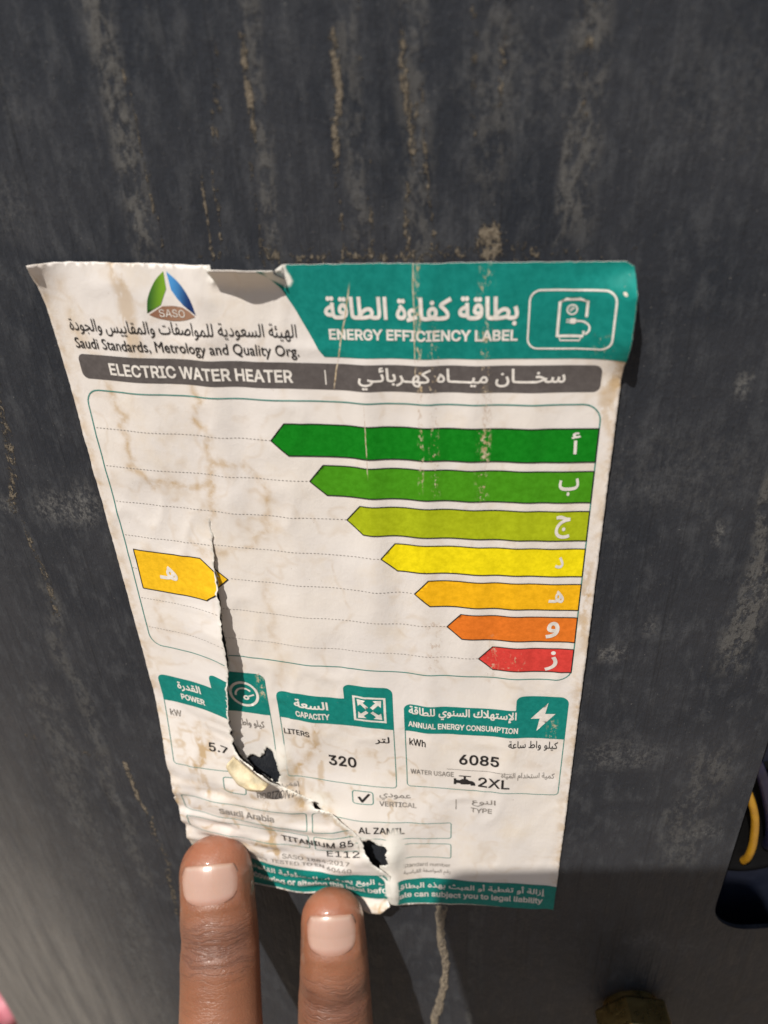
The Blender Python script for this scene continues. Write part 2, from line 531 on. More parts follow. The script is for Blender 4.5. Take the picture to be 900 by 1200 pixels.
    def ring(name, prof, seg, mat, parent, smooth=True, rot=0.0):
        x = Vector((0, 0, 1)); y = nrm.cross(x).normalized()
        V, F = [], []
        for r_, h_ in prof:
            for k in range(seg):
                a = 2 * math.pi * k / seg + rot
                V.append(c0 + nrm * (h_ / 1000) + (x * math.cos(a) + y * math.sin(a)) * (r_ / 1000))
        for i in range(len(prof) - 1):
            for k in range(seg):
                k2 = (k + 1) % seg
                F.append((i * seg + k, (i + 1) * seg + k, (i + 1) * seg + k2, i * seg + k2))
        F.append(tuple(range(seg))); F.append(tuple(reversed(range((len(prof) - 1) * seg, len(prof) * seg))))
        o = link(name, pydata(name, V, F), mat, parent, smooth)
        o.data.set_sharp_from_angle(angle=math.radians(30))
        return o
    stub = ring('pipe_stub', [(6.6, -1), (6.6, 12), (6.9, 12.4), (6.9, 13.2), (6.6, 13.6), (6.9, 14), (6.9, 14.8), (6.6, 15.2), (6.6, 18), (5.2, 18.2), (5.0, 17.6), (5.0, 4)], 40, M_BRASS, heater)
    stub['label'] = 'brass pipe stub sticking out below the service opening'
    ring('nut', [(6.7, 2.0), (9.0, 2.0), (9.6, 2.6), (9.6, 8.4), (9.0, 9.0), (6.7, 9.0)], 6, M_BRASS, stub, False, 0.3)


build_heater()


# relief drips of dried mud running below the label
def build_drip():
    mud = noisy('dried_mud', (0.36, 0.29, 0.2), (0.15, 0.125, 0.1), 900, 0.95, 0, 1.0, 0.0008)
    ctrl = [(57.6, 141.5, 2.6), (57.1, 146, 2.3), (57.4, 156, 1.9), (58.4, 166, 1.8), (57.8, 176, 2.0), (56.6, 186, 2.2), (55.2, 196, 2.0), (55.6, 212, 1.4), (54.8, 240, 1.0)]
    V, F = [], []
    sp = spline(ctrl, 340)
    K = 13
    for i, (u, v, w) in enumerate(sp):
        end = min(1.0, i / 6.0, (len(sp) - 1 - i) / 10.0)
        for k in range(K):
            s = -1 + 2 * k / (K - 1)
            ww = w * (0.2 + 0.8 * math.sqrt(max(end, 0))) * (1 + 0.28 * float(vnoise(v * 0.55, 3 + (s > 0) * 7, 5)))
            h = 0.75 * max(0, 1 - s * s) ** 0.6 * (0.75 + 0.45 * float(vnoise(u * 2.2 + s * 3, v * 1.7, 9)) + 0.3 * float(vnoise(s * 9, v * 4, 10))) * end
            V.append(P(u + s * ww * 0.5, v, h - 0.05))
    for i in range(len(sp) - 1):
        for k in range(K - 1):
            F.append((i * K + k, (i + 1) * K + k, (i + 1) * K + k + 1, i * K + k + 1))
    o = link('dried_drip', pydata('dried_drip', V, F), mud, heater)
    o['label'] = 'crusty tan drip of dried mud below the label'


build_drip()

# ------------------------------------------------------------------ the energy label: paper shape
W_L, H_L = 82.0, 139.7
TEAR = [(19.6, 40.6), (19.5, 44), (19.2, 48.5), (18.8, 55.9), (18.6, 60), (18.3, 63.7), (17.9, 72.1), (16.9, 78.2), (15.8, 84), (15.5, 88.3), (15.6, 95.5), (17.0, 99.0),
        (22.0, 104.6), (26.6, 107.0), (31.5, 109.6), (36.0, 114.5), (39.6, 118.8), (40.6, 124.0), (42.0, 127.6), (45.4, 131.0), (45.6, 136), (44.8, 140.5), (45.0, 147.0)]
_tv = []
for (a, b), (c, d) in zip(TEAR[:-1], TEAR[1:]):
    n_ = max(1, int(math.hypot(c - a, d - b) / 0.45))
    for k in range(n_):
        t_ = k / n_
        _tv.append((a + (c - a) * t_, b + (d - b) * t_))
_tv.append(TEAR[-1])
TEARP = np.array(_tv)
TEARP[1:, 0] += 0.07 * rng.standard_normal(len(TEARP) - 1) + 0.3 * vnoise(TEARP[1:, 1] * 0.7, 0.5, 21)
TEARP[:, 1] = np.maximum.accumulate(TEARP[:, 1] + np.arange(len(TEARP)) * 1e-4)
V_TEAR0 = float(TEARP[0, 1])


def u_tear(v):
    return np.interp(v, TEARP[:, 1], TEARP[:, 0])


def rag(loop, amp, seed, step=0.4):
    out = []
    for (a, b), (c, d) in zip(loop, loop[1:] + loop[:1]):
        n_ = max(1, int(math.hypot(c - a, d - b) / step))
        L = math.hypot(c - a, d - b) or 1
        for k in range(n_):
            t_ = k / n_
            x, y = a + (c - a) * t_, b + (d - b) * t_
            q = amp * (float(vnoise(x * 1.9 + seed, y * 1.9, seed)) + 0.6 * float(vnoise(x * 5 + seed, y * 5, seed + 1)))
            out.append((x - (d - b) / L * q, y + (c - a) / L * q))
    return out


HOLES = [rag([(17.6, 98.9), (19.2, 97.6), (20.8, 98.6), (22.6, 95.2), (23.8, 95.6), (24.4, 99.5), (24.6, 102.5), (23.6, 105.1), (21.4, 103.6), (19.0, 101.6)], 0.25, 31),
         rag([(40.9, 118.4), (43.0, 117.2), (44.4, 118.6), (46.4, 118.4), (46.2, 122), (46.6, 124.4), (44.6, 126.0), (43.2, 128.4), (41.2, 125.6), (40.3, 122)], 0.3, 33),
         rag([(30.6, 109.3), (31.5, 109.0), (32.6, 110.4), (33.6, 111.9), (32.6, 111.3), (31.0, 110.6)], 0.12, 37)]
NOTCHES = [[(26.85, -1), (27.15, -1), (27.1, 0.8), (27.5, 2.2), (26.95, 1.4)], [(36.7, -1), (37.2, -1), (36.6, 0.7), (37.4, 2.0), (36.2, 1.0)]]


def outline_loop():
    pts = [(0.4, 0.1), (10, -0.1), (20, 0.0), (26.9, 0.1), (27.1, 0.35), (31, 0.1), (36.6, 0.4), (37.0, 0.0), (50, -0.15), (66, -0.1), (80.8, 0.05), (81.8, 0.6), (82.0, 1.6),
           (82.0, 30), (82, 70), (82, 110), (81.9, 139.2), (70, 139.6), (58, 139.8), (50, 140.2), (46.6, 139.6), (45.2, 141.6), (43.2, 143.8), (41.0, 143.6), (38.6, 141.4), (36.6, 139.9), (20, 139.8), (4, 139.5), (0.2, 139.2),
           (0.0, 118), (-0.5, 113.5), (0.15, 112.6), (0, 80), (0, 40), (0.0, 2)]
    return rag(pts, 0.05, 43, 0.6)


OUT_LOOP = outline_loop()


def edges_of(loops):
    A = np.array([p for l in loops for p in l]); B = np.array([p for l in loops for p in l[1:] + l[:1]])
    return A, B


def winding(pts, loops):
    """non-zero test: signed crossings of a ray to +x"""
    A, B = edges_of(loops)
    w = np.zeros(len(pts))
    for s in range(0, len(pts), 4000):
        q = pts[s:s + 4000]
        y = q[:, 1:2]
        up = (A[:, 1] <= y) & (B[:, 1] > y); dn = (A[:, 1] > y) & (B[:, 1] <= y)
        with np.errstate(divide='ignore', invalid='ignore'):
            x = A[:, 0] + (y - A[:, 1]) * (B[:, 0] - A[:, 0]) / (B[:, 1] - A[:, 1])
        right = x > q[:, 0:1]
        w[s:s + 4000] = (up & right).sum(1) - (dn & right).sum(1)
    return w


def dist_to(pts, loops):
    A, B = edges_of(loops)
    D = B - A; L2 = (D * D).sum(1) + 1e-12
    out = np.full(len(pts), 1e9)
    for s in range(0, len(pts), 4000):
        q = pts[s:s + 4000][:, None, :]
        t = np.clip(((q - A) * D).sum(2) / L2, 0, 1)
        d = np.linalg.norm(q - A - t[..., None] * D, axis=2)
        out[s:s + 4000] = d.min(1)
    return out


def height(u, v, left):
    """lift of the paper off the jacket (mm); left = on the loose side of the tear"""
    u = np.asarray(u, float); v = np.asarray(v, float)
    h = 0.30 + 0.05 * vnoise(u * 0.16, v * 0.10, 50) + 0.045 * vnoise(u * 0.45, v * 0.2, 51)
    # long vertical ripples where the paper never stuck down
    for c, w, a, v0, v1 in ((24.0, 2.6, 0.42, -5, 46), (47.0, 2.2, 0.42, 8, 64), (44.0, 3.5, 0.25, 40, 96), (55.5, 2.4, 0.30, -5, 100), (62.5, 2.4, 0.26, 4, 76), (69.5, 2.4, 0.24, 10, 112), (33.5, 3.4, 0.28, 14, 100), (12.0, 4, 0.35, -5, 40), (75.0, 2.5, 0.18, 20, 60)):
        c2 = c + 1.2 * vnoise(v * 0.05 + c, 0.3, 52)
        h = h + 1.35 * a * np.exp(-((u - c2) / w) ** 2) * sstep(v0, v0 + 10, v) * (1 - sstep(v1 - 12, v1, v))
    # crisp small creases
    cr = vnoise(u * 0.22 + 0.05 * v, v * 0.13, 61)
    h = h + 0.15 * np.exp(-(cr / 0.3) ** 2) * sstep(-0.2, 0.5, vnoise(u * 0.06, v * 0.06, 62))
    # right edge stands off near the top, a little all the way down
    h = h + 3.0 * np.exp(-np.clip(82 - u, 0, None) / 2.6) * sstep(0.8, 4, v) * (1 - sstep(9, 16, v))
    h = h + 0.35 * np.exp(-np.clip(82 - u, 0, None) / 1.6)
    # top left corner curls up
    h = h + 3.4 * np.exp(-(u + v * 0.6) / 1.8)
    # torn tab on the top edge bends out
    tab = ((u > 27.0) & (u < 36.8)).astype(float)
    top = np.clip(1 - v / 3.4, 0, 1)
    h = h + tab * (3.0 * top ** 1.5) * (0.75 + 0.25 * np.sin((u - 27) / 9.8 * 3.14))
    # slack in the lower half
    bulge = sstep(96, 116, v) * np.exp(-((u - 42) / 11.0) ** 2)
    d = u - u_tear(v)
    below = sstep(V_TEAR0, V_TEAR0 + 22, v) * (v > V_TEAR0)
    right = 1.9 * bulge + 0.35 * below * np.exp(-np.clip(d, 0, None) / 2.0)
    lw = np.exp(-np.clip(-d, 0, None) / 5.5)
    lft = below * (2.3 + 0.7 * vnoise(v * 0.12, 1.5, 53)) * lw
    loose = sstep(80, 108, v) * 2.6
    lft = np.maximum(lft, loose * (1 - 0.35 * lw)) + 0.35 * below * lw
    # the little dog-ear that folds out of the tear and catches the light
    ear = np.exp(-(((u - 19.3) / 3.0) ** 2 + ((v - 105.3) / 3.2) ** 2))
    lft = lft + 2.8 * ear * np.exp(-np.clip(-d, 0, None) / 4)
    lft = lft + 0.45 * sstep(98, 108, v) * vnoise(u * 0.20 + 4, v * 0.34, 54) + 0.3 * sstep(98, 108, v) * vnoise(u * 0.1, v * 0.55, 55)
    # fingertips press the loose part back down
    for fu, fv in ((8.5, 131.0), (34.0, 139.5)):
        lft = lft - 1.5 * np.exp(-(((u - fu) / 7) ** 2 + ((v - fv) / 6.5) ** 2))
    lft = lft + 1.6 * sstep(139.2, 143.5, v)
    # rim of the big hole curls
    dh = np.exp(-(((u - 47.5) / 2.2) ** 2 + ((v - 122) / 5.5) ** 2))
    right = right + 1.2 * dh
    dh2 = np.exp(-(((u - 25.6) / 1.9) ** 2 + ((v - 99) / 4.5) ** 2))
    right = right + 1.0 * dh2
    right = right + 1.3 * np.exp(-(((u - 47.4) / 1.6) ** 2 + ((v - 134) / 6.0) ** 2))
    right = right + 0.22 * sstep(100, 110, v) * vnoise(u * 0.22, v * 0.14, 57)
    h = h + np.where(left, np.maximum(lft, 0), right)
    return h


def region(loops, grid, tear=True, evenodd=False, minus=(), within=None):
    """triangulate the filled loops (mm) with inner grid points, cut along the tear -> pts, tris, side"""
    pts = []; edges = []
    def add(loop, closed):
        base = len(pts)
        pts.extend([tuple(map(float, p)) for p in loop])
        k = len(loop)
        edges.extend([(base + i, base + (i + 1) % k) for i in range(k if closed else k - 1)])
    A = np.array([p for l in loops for p in l])
    lo = A.min(0); hi = A.max(0)
    for l in loops: add(l, True)
    for l in minus:
        B = np.array(l)
        if (B.max(0) > lo).all() and (B.min(0) < hi).all(): add(l, True)
    if within is not None: add(within, True)
    if tear:
        m = (TEARP[:, 1] > lo[1] - 1.5) & (TEARP[:, 1] < hi[1] + 1.5) & (TEARP[:, 0] > lo[0] - 2.5) & (TEARP[:, 0] < hi[0] + 2.5)
        idx = np.nonzero(m)[0]
        if len(idx) > 1: add([tuple(p) for p in TEARP[idx[0]:idx[-1] + 1]], False)
    gx = np.arange(lo[0] + grid * 0.5, hi[0], grid); gy = np.arange(lo[1] + grid * 0.5, hi[1], grid)
    if len(gx) and len(gy):
        G = np.stack(np.meshgrid(gx, gy), -1).reshape(-1, 2)
        G = G + (rng.random(G.shape) - 0.5) * grid * 0.5
        inside = winding(G, loops) != 0
        G = G[inside]
        pts.extend(map(tuple, G))
    r = geometry.delaunay_2d_cdt([Vector(p) for p in pts], edges, [], 0, 1e-5)
    co = np.array([tuple(v) for v in r[0]]); tri = np.array([f for f in r[2] if len(f) == 3], int)
    cen = co[tri].mean(1)
    w = winding(cen, loops)
    keep = (np.abs(w) % 2 == 1) if evenodd else (w != 0)
    for l in minus: keep &= winding(cen, [l]) == 0
    tri = tri[keep]; cen = cen[keep]
    side = (cen[:, 0] < u_tear(cen[:, 1])) & (cen[:, 1] > V_TEAR0)
    return co, tri, side


CUTS = HOLES + NOTCHES


STAINS = [([(7.1, 18.0), (7.1, 20.0), (7.9, 24.1), (7.8, 28.4), (7.5, 33.0), (10.7, 35.0), (14.8, 35.2), (17.8, 35.6), (20.2, 34.4), (21.6, 31.4), (23.7, 29.8), (25.1, 30.9)], 0.7, 0.62),
          ([(27.8, 30.3), (29.4, 33.1), (30.8, 34.9), (30.2, 38.9), (29.2, 42.7), (26.5, 45.8), (23.5, 46.8), (20.7, 48.2), (17.2, 47.9), (15.9, 45.9)], 0.65, 0.5),
          ([(22.4, 14.0), (21.8, 16.8), (20.6, 21.5), (20.1, 23.5), (22.1, 24.0), (22.4, 26.7), (22.2, 31.1), (20.6, 37.0), (19.7, 40.9)], 0.55, 0.65),
          ([(7.0, 58.2), (6.2, 62.0), (5.5, 67.1), (7.0, 69.4)], 0.6, 0.35), ([(28.0, 52.7), (28.0, 55.7), (27.6, 63.7), (28.7, 71.1), (27.3, 77.6)], 0.6, 0.35),
          ([(31.3, 88.8), (32.4, 92.4), (31.8, 95.2), (30.5, 98.2), (28.2, 101.4)], 0.8, 0.6), ([(8.7, 89.9), (10.7, 94.0), (9.5, 97.4), (7.5, 100.4)], 0.7, 0.55), ([(31.8, 105.5), (34.9, 107.8), (33.6, 113.1), (37.6, 115.3)], 0.8, 0.55),
          ([(3.4, 3.0), (4.4, 7.0), (3.2, 12.0)], 0.8, 0.35), ([(26.4, 96.0), (26.8, 101.0), (25.6, 106.5), (29.0, 109.5)], 1.1, 0.6), ([(4.0, 107.5), (10.0, 109.6), (15.0, 108.8)], 0.8, 0.4), ([(7.0, 124.5), (13.0, 126.0), (20.5, 123.5), (21.0, 117.5)], 0.8, 0.5)]


def stain_field(c):
    out = np.zeros(len(c))
    w = c + 0.9 * np.stack([vnoise(c[:, 0] * 0.55, c[:, 1] * 0.55, 95), vnoise(c[:, 0] * 0.55, c[:, 1] * 0.55, 96)], 1)
    for pl, wd, k in STAINS:
        A = np.array(pl[:-1]); B = np.array(pl[1:]); D = B - A
        t = np.clip(((w[:, None] - A) * D).sum(2) / (D * D).sum(1), 0, 1)
        d = np.linalg.norm(w[:, None] - A - t[..., None] * D, axis=2).min(1)
        out = np.maximum(out, k * (np.exp(-(d / wd) ** 2) + 0.25 * np.exp(-d / 2.2)))
    return out


def sheet(name, co, tri, side, lift, mat, parent):
    """flat millimetre triangles -> mesh lying on the crumpled paper"""
    a = co[tri]
    area = (a[:, 1, 0] - a[:, 0, 0]) * (a[:, 2, 1] - a[:, 0, 1]) - (a[:, 1, 1] - a[:, 0, 1]) * (a[:, 2, 0] - a[:, 0, 0])
    flip = area > 0                       # v runs down: clockwise in (u, v) faces outwards
    tri = tri.copy(); tri[flip] = tri[flip][:, [0, 2, 1]]
    ok = np.abs(area) > 1e-7; tri = tri[ok]; side = side[ok]
    on = (np.abs(co[:, 0] - u_tear(co[:, 1])) < 2e-3) & (co[:, 1] > V_TEAR0 + 1e-6)
    own = (co[:, 0] < u_tear(co[:, 1])) & (co[:, 1] > V_TEAR0)
    vs_ = np.where(on[tri], side[:, None], own[tri])
    key = tri * 2 + vs_
    uq, inv = np.unique(key.ravel(), return_inverse=True)
    c = co[uq // 2]; sd = (uq % 2).astype(bool)
    hh = height(c[:, 0], c[:, 1], sd) + lift
    # the loose side has slid over the gap: its torn edge sits towards the fixed side
    dd = np.clip(u_tear(c[:, 1]) - c[:, 0], 0, None)
    near = np.exp(-dd / 3.2) * sd
    k_ = 0.75 + 0.25 * sstep(74, 84, c[:, 1])
    c3 = c.copy()
    c3[:, 0] += near * 0.42 * hh * k_
    c3[:, 1] -= near * 0.95 * hh * sstep(92, 102, c[:, 1])
    me = bpy.data.meshes.new(name)
    w = Pn(c3[:, 0], c3[:, 1], hh)
    f = inv.reshape(-1, 3)
    me.vertices.add(len(w)); me.vertices.foreach_set('co', w.astype(np.float32).ravel())
    me.loops.add(f.size); me.loops.foreach_set('vertex_index', f.ravel().astype(np.int32))
    me.polygons.add(len(f)); me.polygons.foreach_set('loop_start', np.arange(0, f.size, 3, dtype=np.int32))
    me.update(calc_edges=True); me.validate()
    uvl = me.uv_layers.new(name='mm')
    li = np.zeros(len(me.loops), int); me.loops.foreach_get('vertex_index', li)
    uvl.data.foreach_set('uv', (c[li] / 100).ravel())
    # how close the paper is to a torn rim (bare fibre shows there)
    d = dist_to(c, HOLES + NOTCHES)
    dt = np.abs(c[:, 0] - u_tear(c[:, 1])); dt[c[:, 1] < V_TEAR0] = 99
    wide = np.where(c[:, 1] > 94, 1.0, 0.12) * (1 + 0.8 * vnoise(c[:, 0] * 0.9, c[:, 1] * 0.9, 70))
    torn = np.maximum(1 - d / (1.5 + 1.1 * vnoise(c[:, 0] * 0.7, c[:, 1] * 0.7, 71)), 1 - dt / np.maximum(wide, 0.05))
    white = np.exp(-(((c[:, 0] - 48.0) / 1.9) ** 2 + ((c[:, 1] - 121) / 6.5) ** 2)) * 1.6 * (~sd)
    white = np.maximum(white, np.exp(-(((c[:, 0] - 46.6) / 1.5) ** 2 + ((c[:, 1] - 134) / 6.5) ** 2)) * 1.7 * (~sd))
    peel = (np.exp(-(((c[:, 0] - 26.0) / 1.4) ** 2 + ((c[:, 1] - 97) / 5.0) ** 2)) + np.exp(-(((c[:, 0] - 32.5) / 2.2) ** 2 + ((c[:, 1] - 108.0) / 2.2) ** 2))) * (~sd) * (1.0 + 0.5 * vnoise(c[:, 0] * 0.8, c[:, 1] * 0.8, 73))
    white = np.maximum(white, peel)
    torn = np.clip(np.maximum(torn, white), 0, 1)
    if mat is M_PAPER:
        at = me.attributes.new('stain', 'FLOAT', 'POINT'); at.data.foreach_set('value', stain_field(c).astype(np.float32))
    at = me.attributes.new('torn', 'FLOAT', 'POINT'); at.data.foreach_set('value', torn.astype(np.float32))
    return link(name, me, mat, parent)


# ------------------------------------------------------------------ materials of paper and ink
def wear_mask(n, U, V):
    t = [lambda: n.streak(U, V, 54.9, 0.7, -2, 33, 0.5, 0.56, 1.8, 3), lambda: n.streak(U, V, 56.9, 1.2, 8, 34, 0.6, 0.60, 1.9, 4),
         lambda: n.streak(U, V, 63.7, 1.7, 0, 35, 0.9, 0.61, 1.7, 4), lambda: n.streak(U, V, 64.2, 1.2, 17, 29, 0.4, 0.53, 1.9, 3),
         lambda: n.streak(U, V, 56.5, 2.2, 58, 70, 0.8, 0.58, 1.8, 5), lambda: n.streak(U, V, 66.5, 1.6, 62, 72, 0.8, 0.58, 1.8, 4),
         lambda: n.streak(U, V, 44.2, 0.2, 3, 17, 0.5, 0.40, 1.2, 2, -0.22), lambda: n.streak(U, V, 46.9, 0.14, 20, 31, 0.2, 0.42, 1.2, 2),
         lambda: n.streak(U, V, 54.4, 0.14, -1, 15, 0.3, 0.4, 1, 2), lambda: n.streak(U, V, 79.0, 2.0, 9.5, 13.5, 0.4, 0.62, 1.9, 2),
         lambda: n.streak(U, V, 77.6, 1.6, 81, 86, 0.4, 0.58, 1.6, 2), lambda: n.streak(U, V, 23.6, 1.4, 74, 81, 0.4, 0.55, 1.4, 3),
         lambda: n.streak(U, V, 70.0, 3.5, 65, 69, 0.4, 0.63, 1.4, 2)]
    m = n.many('ADD', t)
    return n.math('MINIMUM', m, 1.0)


def paper_color(n, U, V):
    uv = n.vec(U, V)
    col = n.mix(n.ramp(n.noise(uv, 0.05, 3.0), 0.35, 0.65), (0.69, 0.65, 0.62), (0.715, 0.665, 0.615))
    col = n.mix(n.math('MULTIPLY', n.ramp(n.noise(n.vec(U, V, 3.0), 0.11, 4.0, 0.65), 0.52, 0.72), 0.35), col, (0.66, 0.56, 0.43))
    # tide marks: contour lines of a slow noise
    def tide(seed, scale, level, width, amount, mask):
        nz = n.noise(n.vec(n.math('MULTIPLY', U, 1.1), V, seed), scale, 3.0, 0.55)
        d = n.math('ABSOLUTE', n.math('SUBTRACT', nz, level))
        r = n.ramp(d, 0.0, width, 1.0, 0.0)
        brk = n.ramp(n.noise(n.vec(U, V, seed + 2), 0.35, 3.0), 0.38, 0.62, 0.15, 1.0)
        return n.math('MULTIPLY', n.math('MULTIPLY', n.math('MULTIPLY', r, brk), amount), mask)
    up = n.math('MULTIPLY', n.ramp(U, 42, 30), n.ramp(V, 58, 46))
    low = n.math('MULTIPLY', n.ramp(U, 66, 44), n.ramp(V, 84, 98))
    t1 = tide(1.0, 0.055, 0.55, 0.02, 0.18, up)
    t2 = tide(7.3, 0.07, 0.5, 0.03, 0.6, low)
    t3 = tide(4.1, 0.05, 0.47, 0.025, 0.2, 1.0)
    st = n.many('ADD', [t1, t2, t3])
    # drawn tide marks
    sa = n.attr('stain')
    st = n.math('ADD', st, n.math('MULTIPLY', sa, n.ramp(n.noise(uv, 0.55, 4.0, 0.65), 0.32, 0.62, 0.25, 1.0)))
    for u0, w, v0, v1 in ((13.0, 2.6, -2, 14), (33.5, 1.3, 82, 104), (8.5, 1.6, 92, 112), (80.7, 2.4, 12, 22), (80.8, 1.4, 46, 60), (21.5, 1.4, 106, 140), (28.5, 1.4, 100, 112)):
        st = n.math('ADD', st, n.math('MULTIPLY', n.streak(U, V, u0, w, v0, v1, 1.2, 0.48, 0.35, 6), 0.55))
    # grime along the cut edges
    e = n.math('MINIMUM', n.math('MINIMUM', U, n.math('SUBTRACT', 82.0, U)), n.math('SUBTRACT', 142.0, V))
    edge = n.math('MULTIPLY', n.ramp(e, 0.2, 2.4, 1.0, 0.0), n.ramp(n.noise(uv, 0.3, 4.0, 0.65), 0.4, 0.65, 0.1, 0.8))
    st = n.math('ADD', st, n.math('MULTIPLY', edge, 0.7))
    col = n.mix(n.math('MINIMUM', st, 0.9), col, (0.46, 0.32, 0.17))
    # dark specks of dirt
    spk = n.ramp(n.noise(uv, 1.5, 3.0, 0.6), 0.715, 0.76)
    col = n.mix(n.math('MULTIPLY', spk, 0.55), col, (0.25, 0.17, 0.11))
    return col


def fine_relief(n, U, V, k=1.0):
    a = n.noise(n.vec(U, n.math('MULTIPLY', V, 0.45)), 0.55, 4.0, 0.6)
    b = n.noise(n.vec(n.math('ADD', U, n.math('MULTIPLY', V, 0.3)), V, 4.0), 0.28, 2.0, 0.5)
    cr = n.ramp(n.math('ABSOLUTE', n.math('SUBTRACT', b, 0.5)), 0.0, 0.03, 1.0, 0.0)
    fz = n.noise(n.vec(U, V), 3.0, 3.0, 0.7)
    h = n.math('ADD', a, n.math('ADD', n.math('MULTIPLY', cr, 0.05), n.math('MULTIPLY', fz, 0.08)))
    n.bump(h, 0.16 * k, 0.0006)


def paper_material():
    m = material('stained_label_paper', (0.7, 0.65, 0.6), 0.62, 0, 0.3)
    n = NT(m); U, V = n.uv()
    col = paper_color(n, U, V)
    crust = n.math('MULTIPLY', wear_mask(n, U, V), 0.42)
    col = n.mix(crust, col, (0.36, 0.22, 0.12))
    col = n.mix(n.math('MULTIPLY', n.attr('torn'), 0.85), col, (0.74, 0.72, 0.66))
    n.put(n.bsdf.inputs['Base Color'], col)
    fine_relief(n, U, V)
    return m


def ink_material(name, rgb, rough=0.5, fade=0.0, wear=1.0):
    m = material(name, rgb, 0.6, 0, 0.14)
    n = NT(m); U, V = n.uv()
    uv = n.vec(U, V)
    nz = n.noise(uv, 0.9, 5.0, 0.7)
    dark = tuple(c * 0.86 for c in rgb); lite = tuple(min(1, c * 1.08 + 0.004) for c in rgb)
    col = n.mix(n.ramp(nz, 0.3, 0.7), dark, lite)
    if fade:
        col = n.mix(n.ramp(n.noise(uv, 0.5, 4.0, 0.7), 0.35, 0.75, fade * 0.4, fade), col, (0.66, 0.6, 0.54))
    w = n.math('MULTIPLY', wear_mask(n, U, V), wear)
    tan = n.mix(n.ramp(n.noise(uv, 1.1, 2.0), 0.35, 0.65), (0.60, 0.50, 0.36), (0.42, 0.30, 0.16))
    col = n.mix(n.math('MULTIPLY', w, 0.9), col, tan)
    col = n.mix(n.ramp(n.attr('torn'), 0.25, 0.6), col, (0.72, 0.70, 0.64))
    n.put(n.bsdf.inputs['Base Color'], col)
    fine_relief(n, U, V, 0.8)
    return m


M_PAPER = paper_material()
M_TEAL = ink_material('teal_ink', (0.003, 0.195, 0.165))
M_TEALLINE = ink_material('teal_line_ink', (0.02, 0.20, 0.17), 0.5, 0.12)
M_GREY = ink_material('grey_ink', (0.098, 0.086, 0.083))
M_WHITE = ink_material('bare_paper_lettering', (0.70, 0.66, 0.61))
M_INK = ink_material('black_ink', (0.022, 0.02, 0.02))
M_FADED = ink_material('faded_black_ink', (0.06, 0.055, 0.052), 0.5, 0.55)
M_LINE = ink_material('outline_ink', (0.016, 0.018, 0.015))
BAR_COL = [(0.0015, 0.185, 0.006), (0.055, 0.265, 0.005), (0.36, 0.43, 0.006), (0.80, 0.66, 0.003), (0.83, 0.44, 0.006), (0.70, 0.17, 0.016), (0.62, 0.05, 0.04)]
M_BARS = [ink_material('bar_ink_' + c, rgb) for c, rgb in zip(('green', 'leaf_green', 'lime', 'yellow', 'amber', 'orange', 'red'), BAR_COL)]

energy = empty('energy_label', P(0, H_L, 0), 'torn stained paper energy efficiency label stuck on the dark water heater', 'label')


def build_paper():
    co, tri, side = region([OUT_LOOP], 0.62, True, False, CUTS)
    o = sheet('paper', co, tri, side, 0.0, M_PAPER, energy)
    md = o.modifiers.new('thickness', 'SOLIDIFY'); md.thickness = 0.00011; md.offset = -1.0
    o['label'] = 'off-white label paper with brown tide marks, a long tear and ragged holes'


build_paper()


def build_ear():
    # dog-ear of paper peeled back along the tear
    n1, n2 = 22, 16
    A, B = np.array([16.4, 97.2]), np.array([22.8, 104.0])
    V, F, C = [], [], []
    for i in range(n1 + 1):
        s_ = i / n1
        base = A + (B - A) * s_
        ln = 5.6 * (0.25 + 0.75 * math.sin(math.pi * min(1, 0.15 + 0.85 * s_)) ** 0.6) * (1 + 0.10 * float(vnoise(s_ * 7, 0.5, 97)))
        for j in range(n2 + 1):
            t_ = j / n2
            p = base + np.array([-0.42, 0.91]) * ln * t_ * (1 - 0.12 * t_)
            h0 = float(height(np.array([min(base[0], 30)]), np.array([base[1]]), np.array([True]))[0])
            hh = h0 + 1.1 + 2.6 * math.sin(min(t_ * 1.9, 1.9)) - 0.6 * t_ ** 3 + 0.25 * float(vnoise(s_ * 5, t_ * 4, 98))
            V.append(P(p[0] + 0.42 * hh * 0.5, p[1] - 1.0 * hh + 1.4, hh)); C.append((20.0 + s_ * 4, 100 + t_ * 4))
    W = n2 + 1
    for i in range(n1):
        for j in range(n2):
            a = i * W + j
            F.append((a, a + 1, a + W + 1, a + W))
    me = pydata('torn_flap', V, F)
    o = link('torn_flap', me, noisy('bare_paper_back', (0.70, 0.62, 0.44), (0.62, 0.50, 0.30), 300, 0.7, 0, 0.3, 0.0004), energy)
    md = o.modifiers.new('thickness', 'SOLIDIFY'); md.thickness = 0.00012; md.offset = 0
    o['label'] = 'yellowed dog-ear of paper peeled out of the tear'


build_ear()


# ------------------------------------------------------------------ print shapes
def resample(loop, step=0.7):
    out = []
    for (a, b), (c, d) in zip(loop, loop[1:] + loop[:1]):
        n_ = max(1, int(math.ceil(math.hypot(c - a, d - b) / step)))
        out += [(a + (c - a) * k / n_, b + (d - b) * k / n_) for k in range(n_)]
    return out


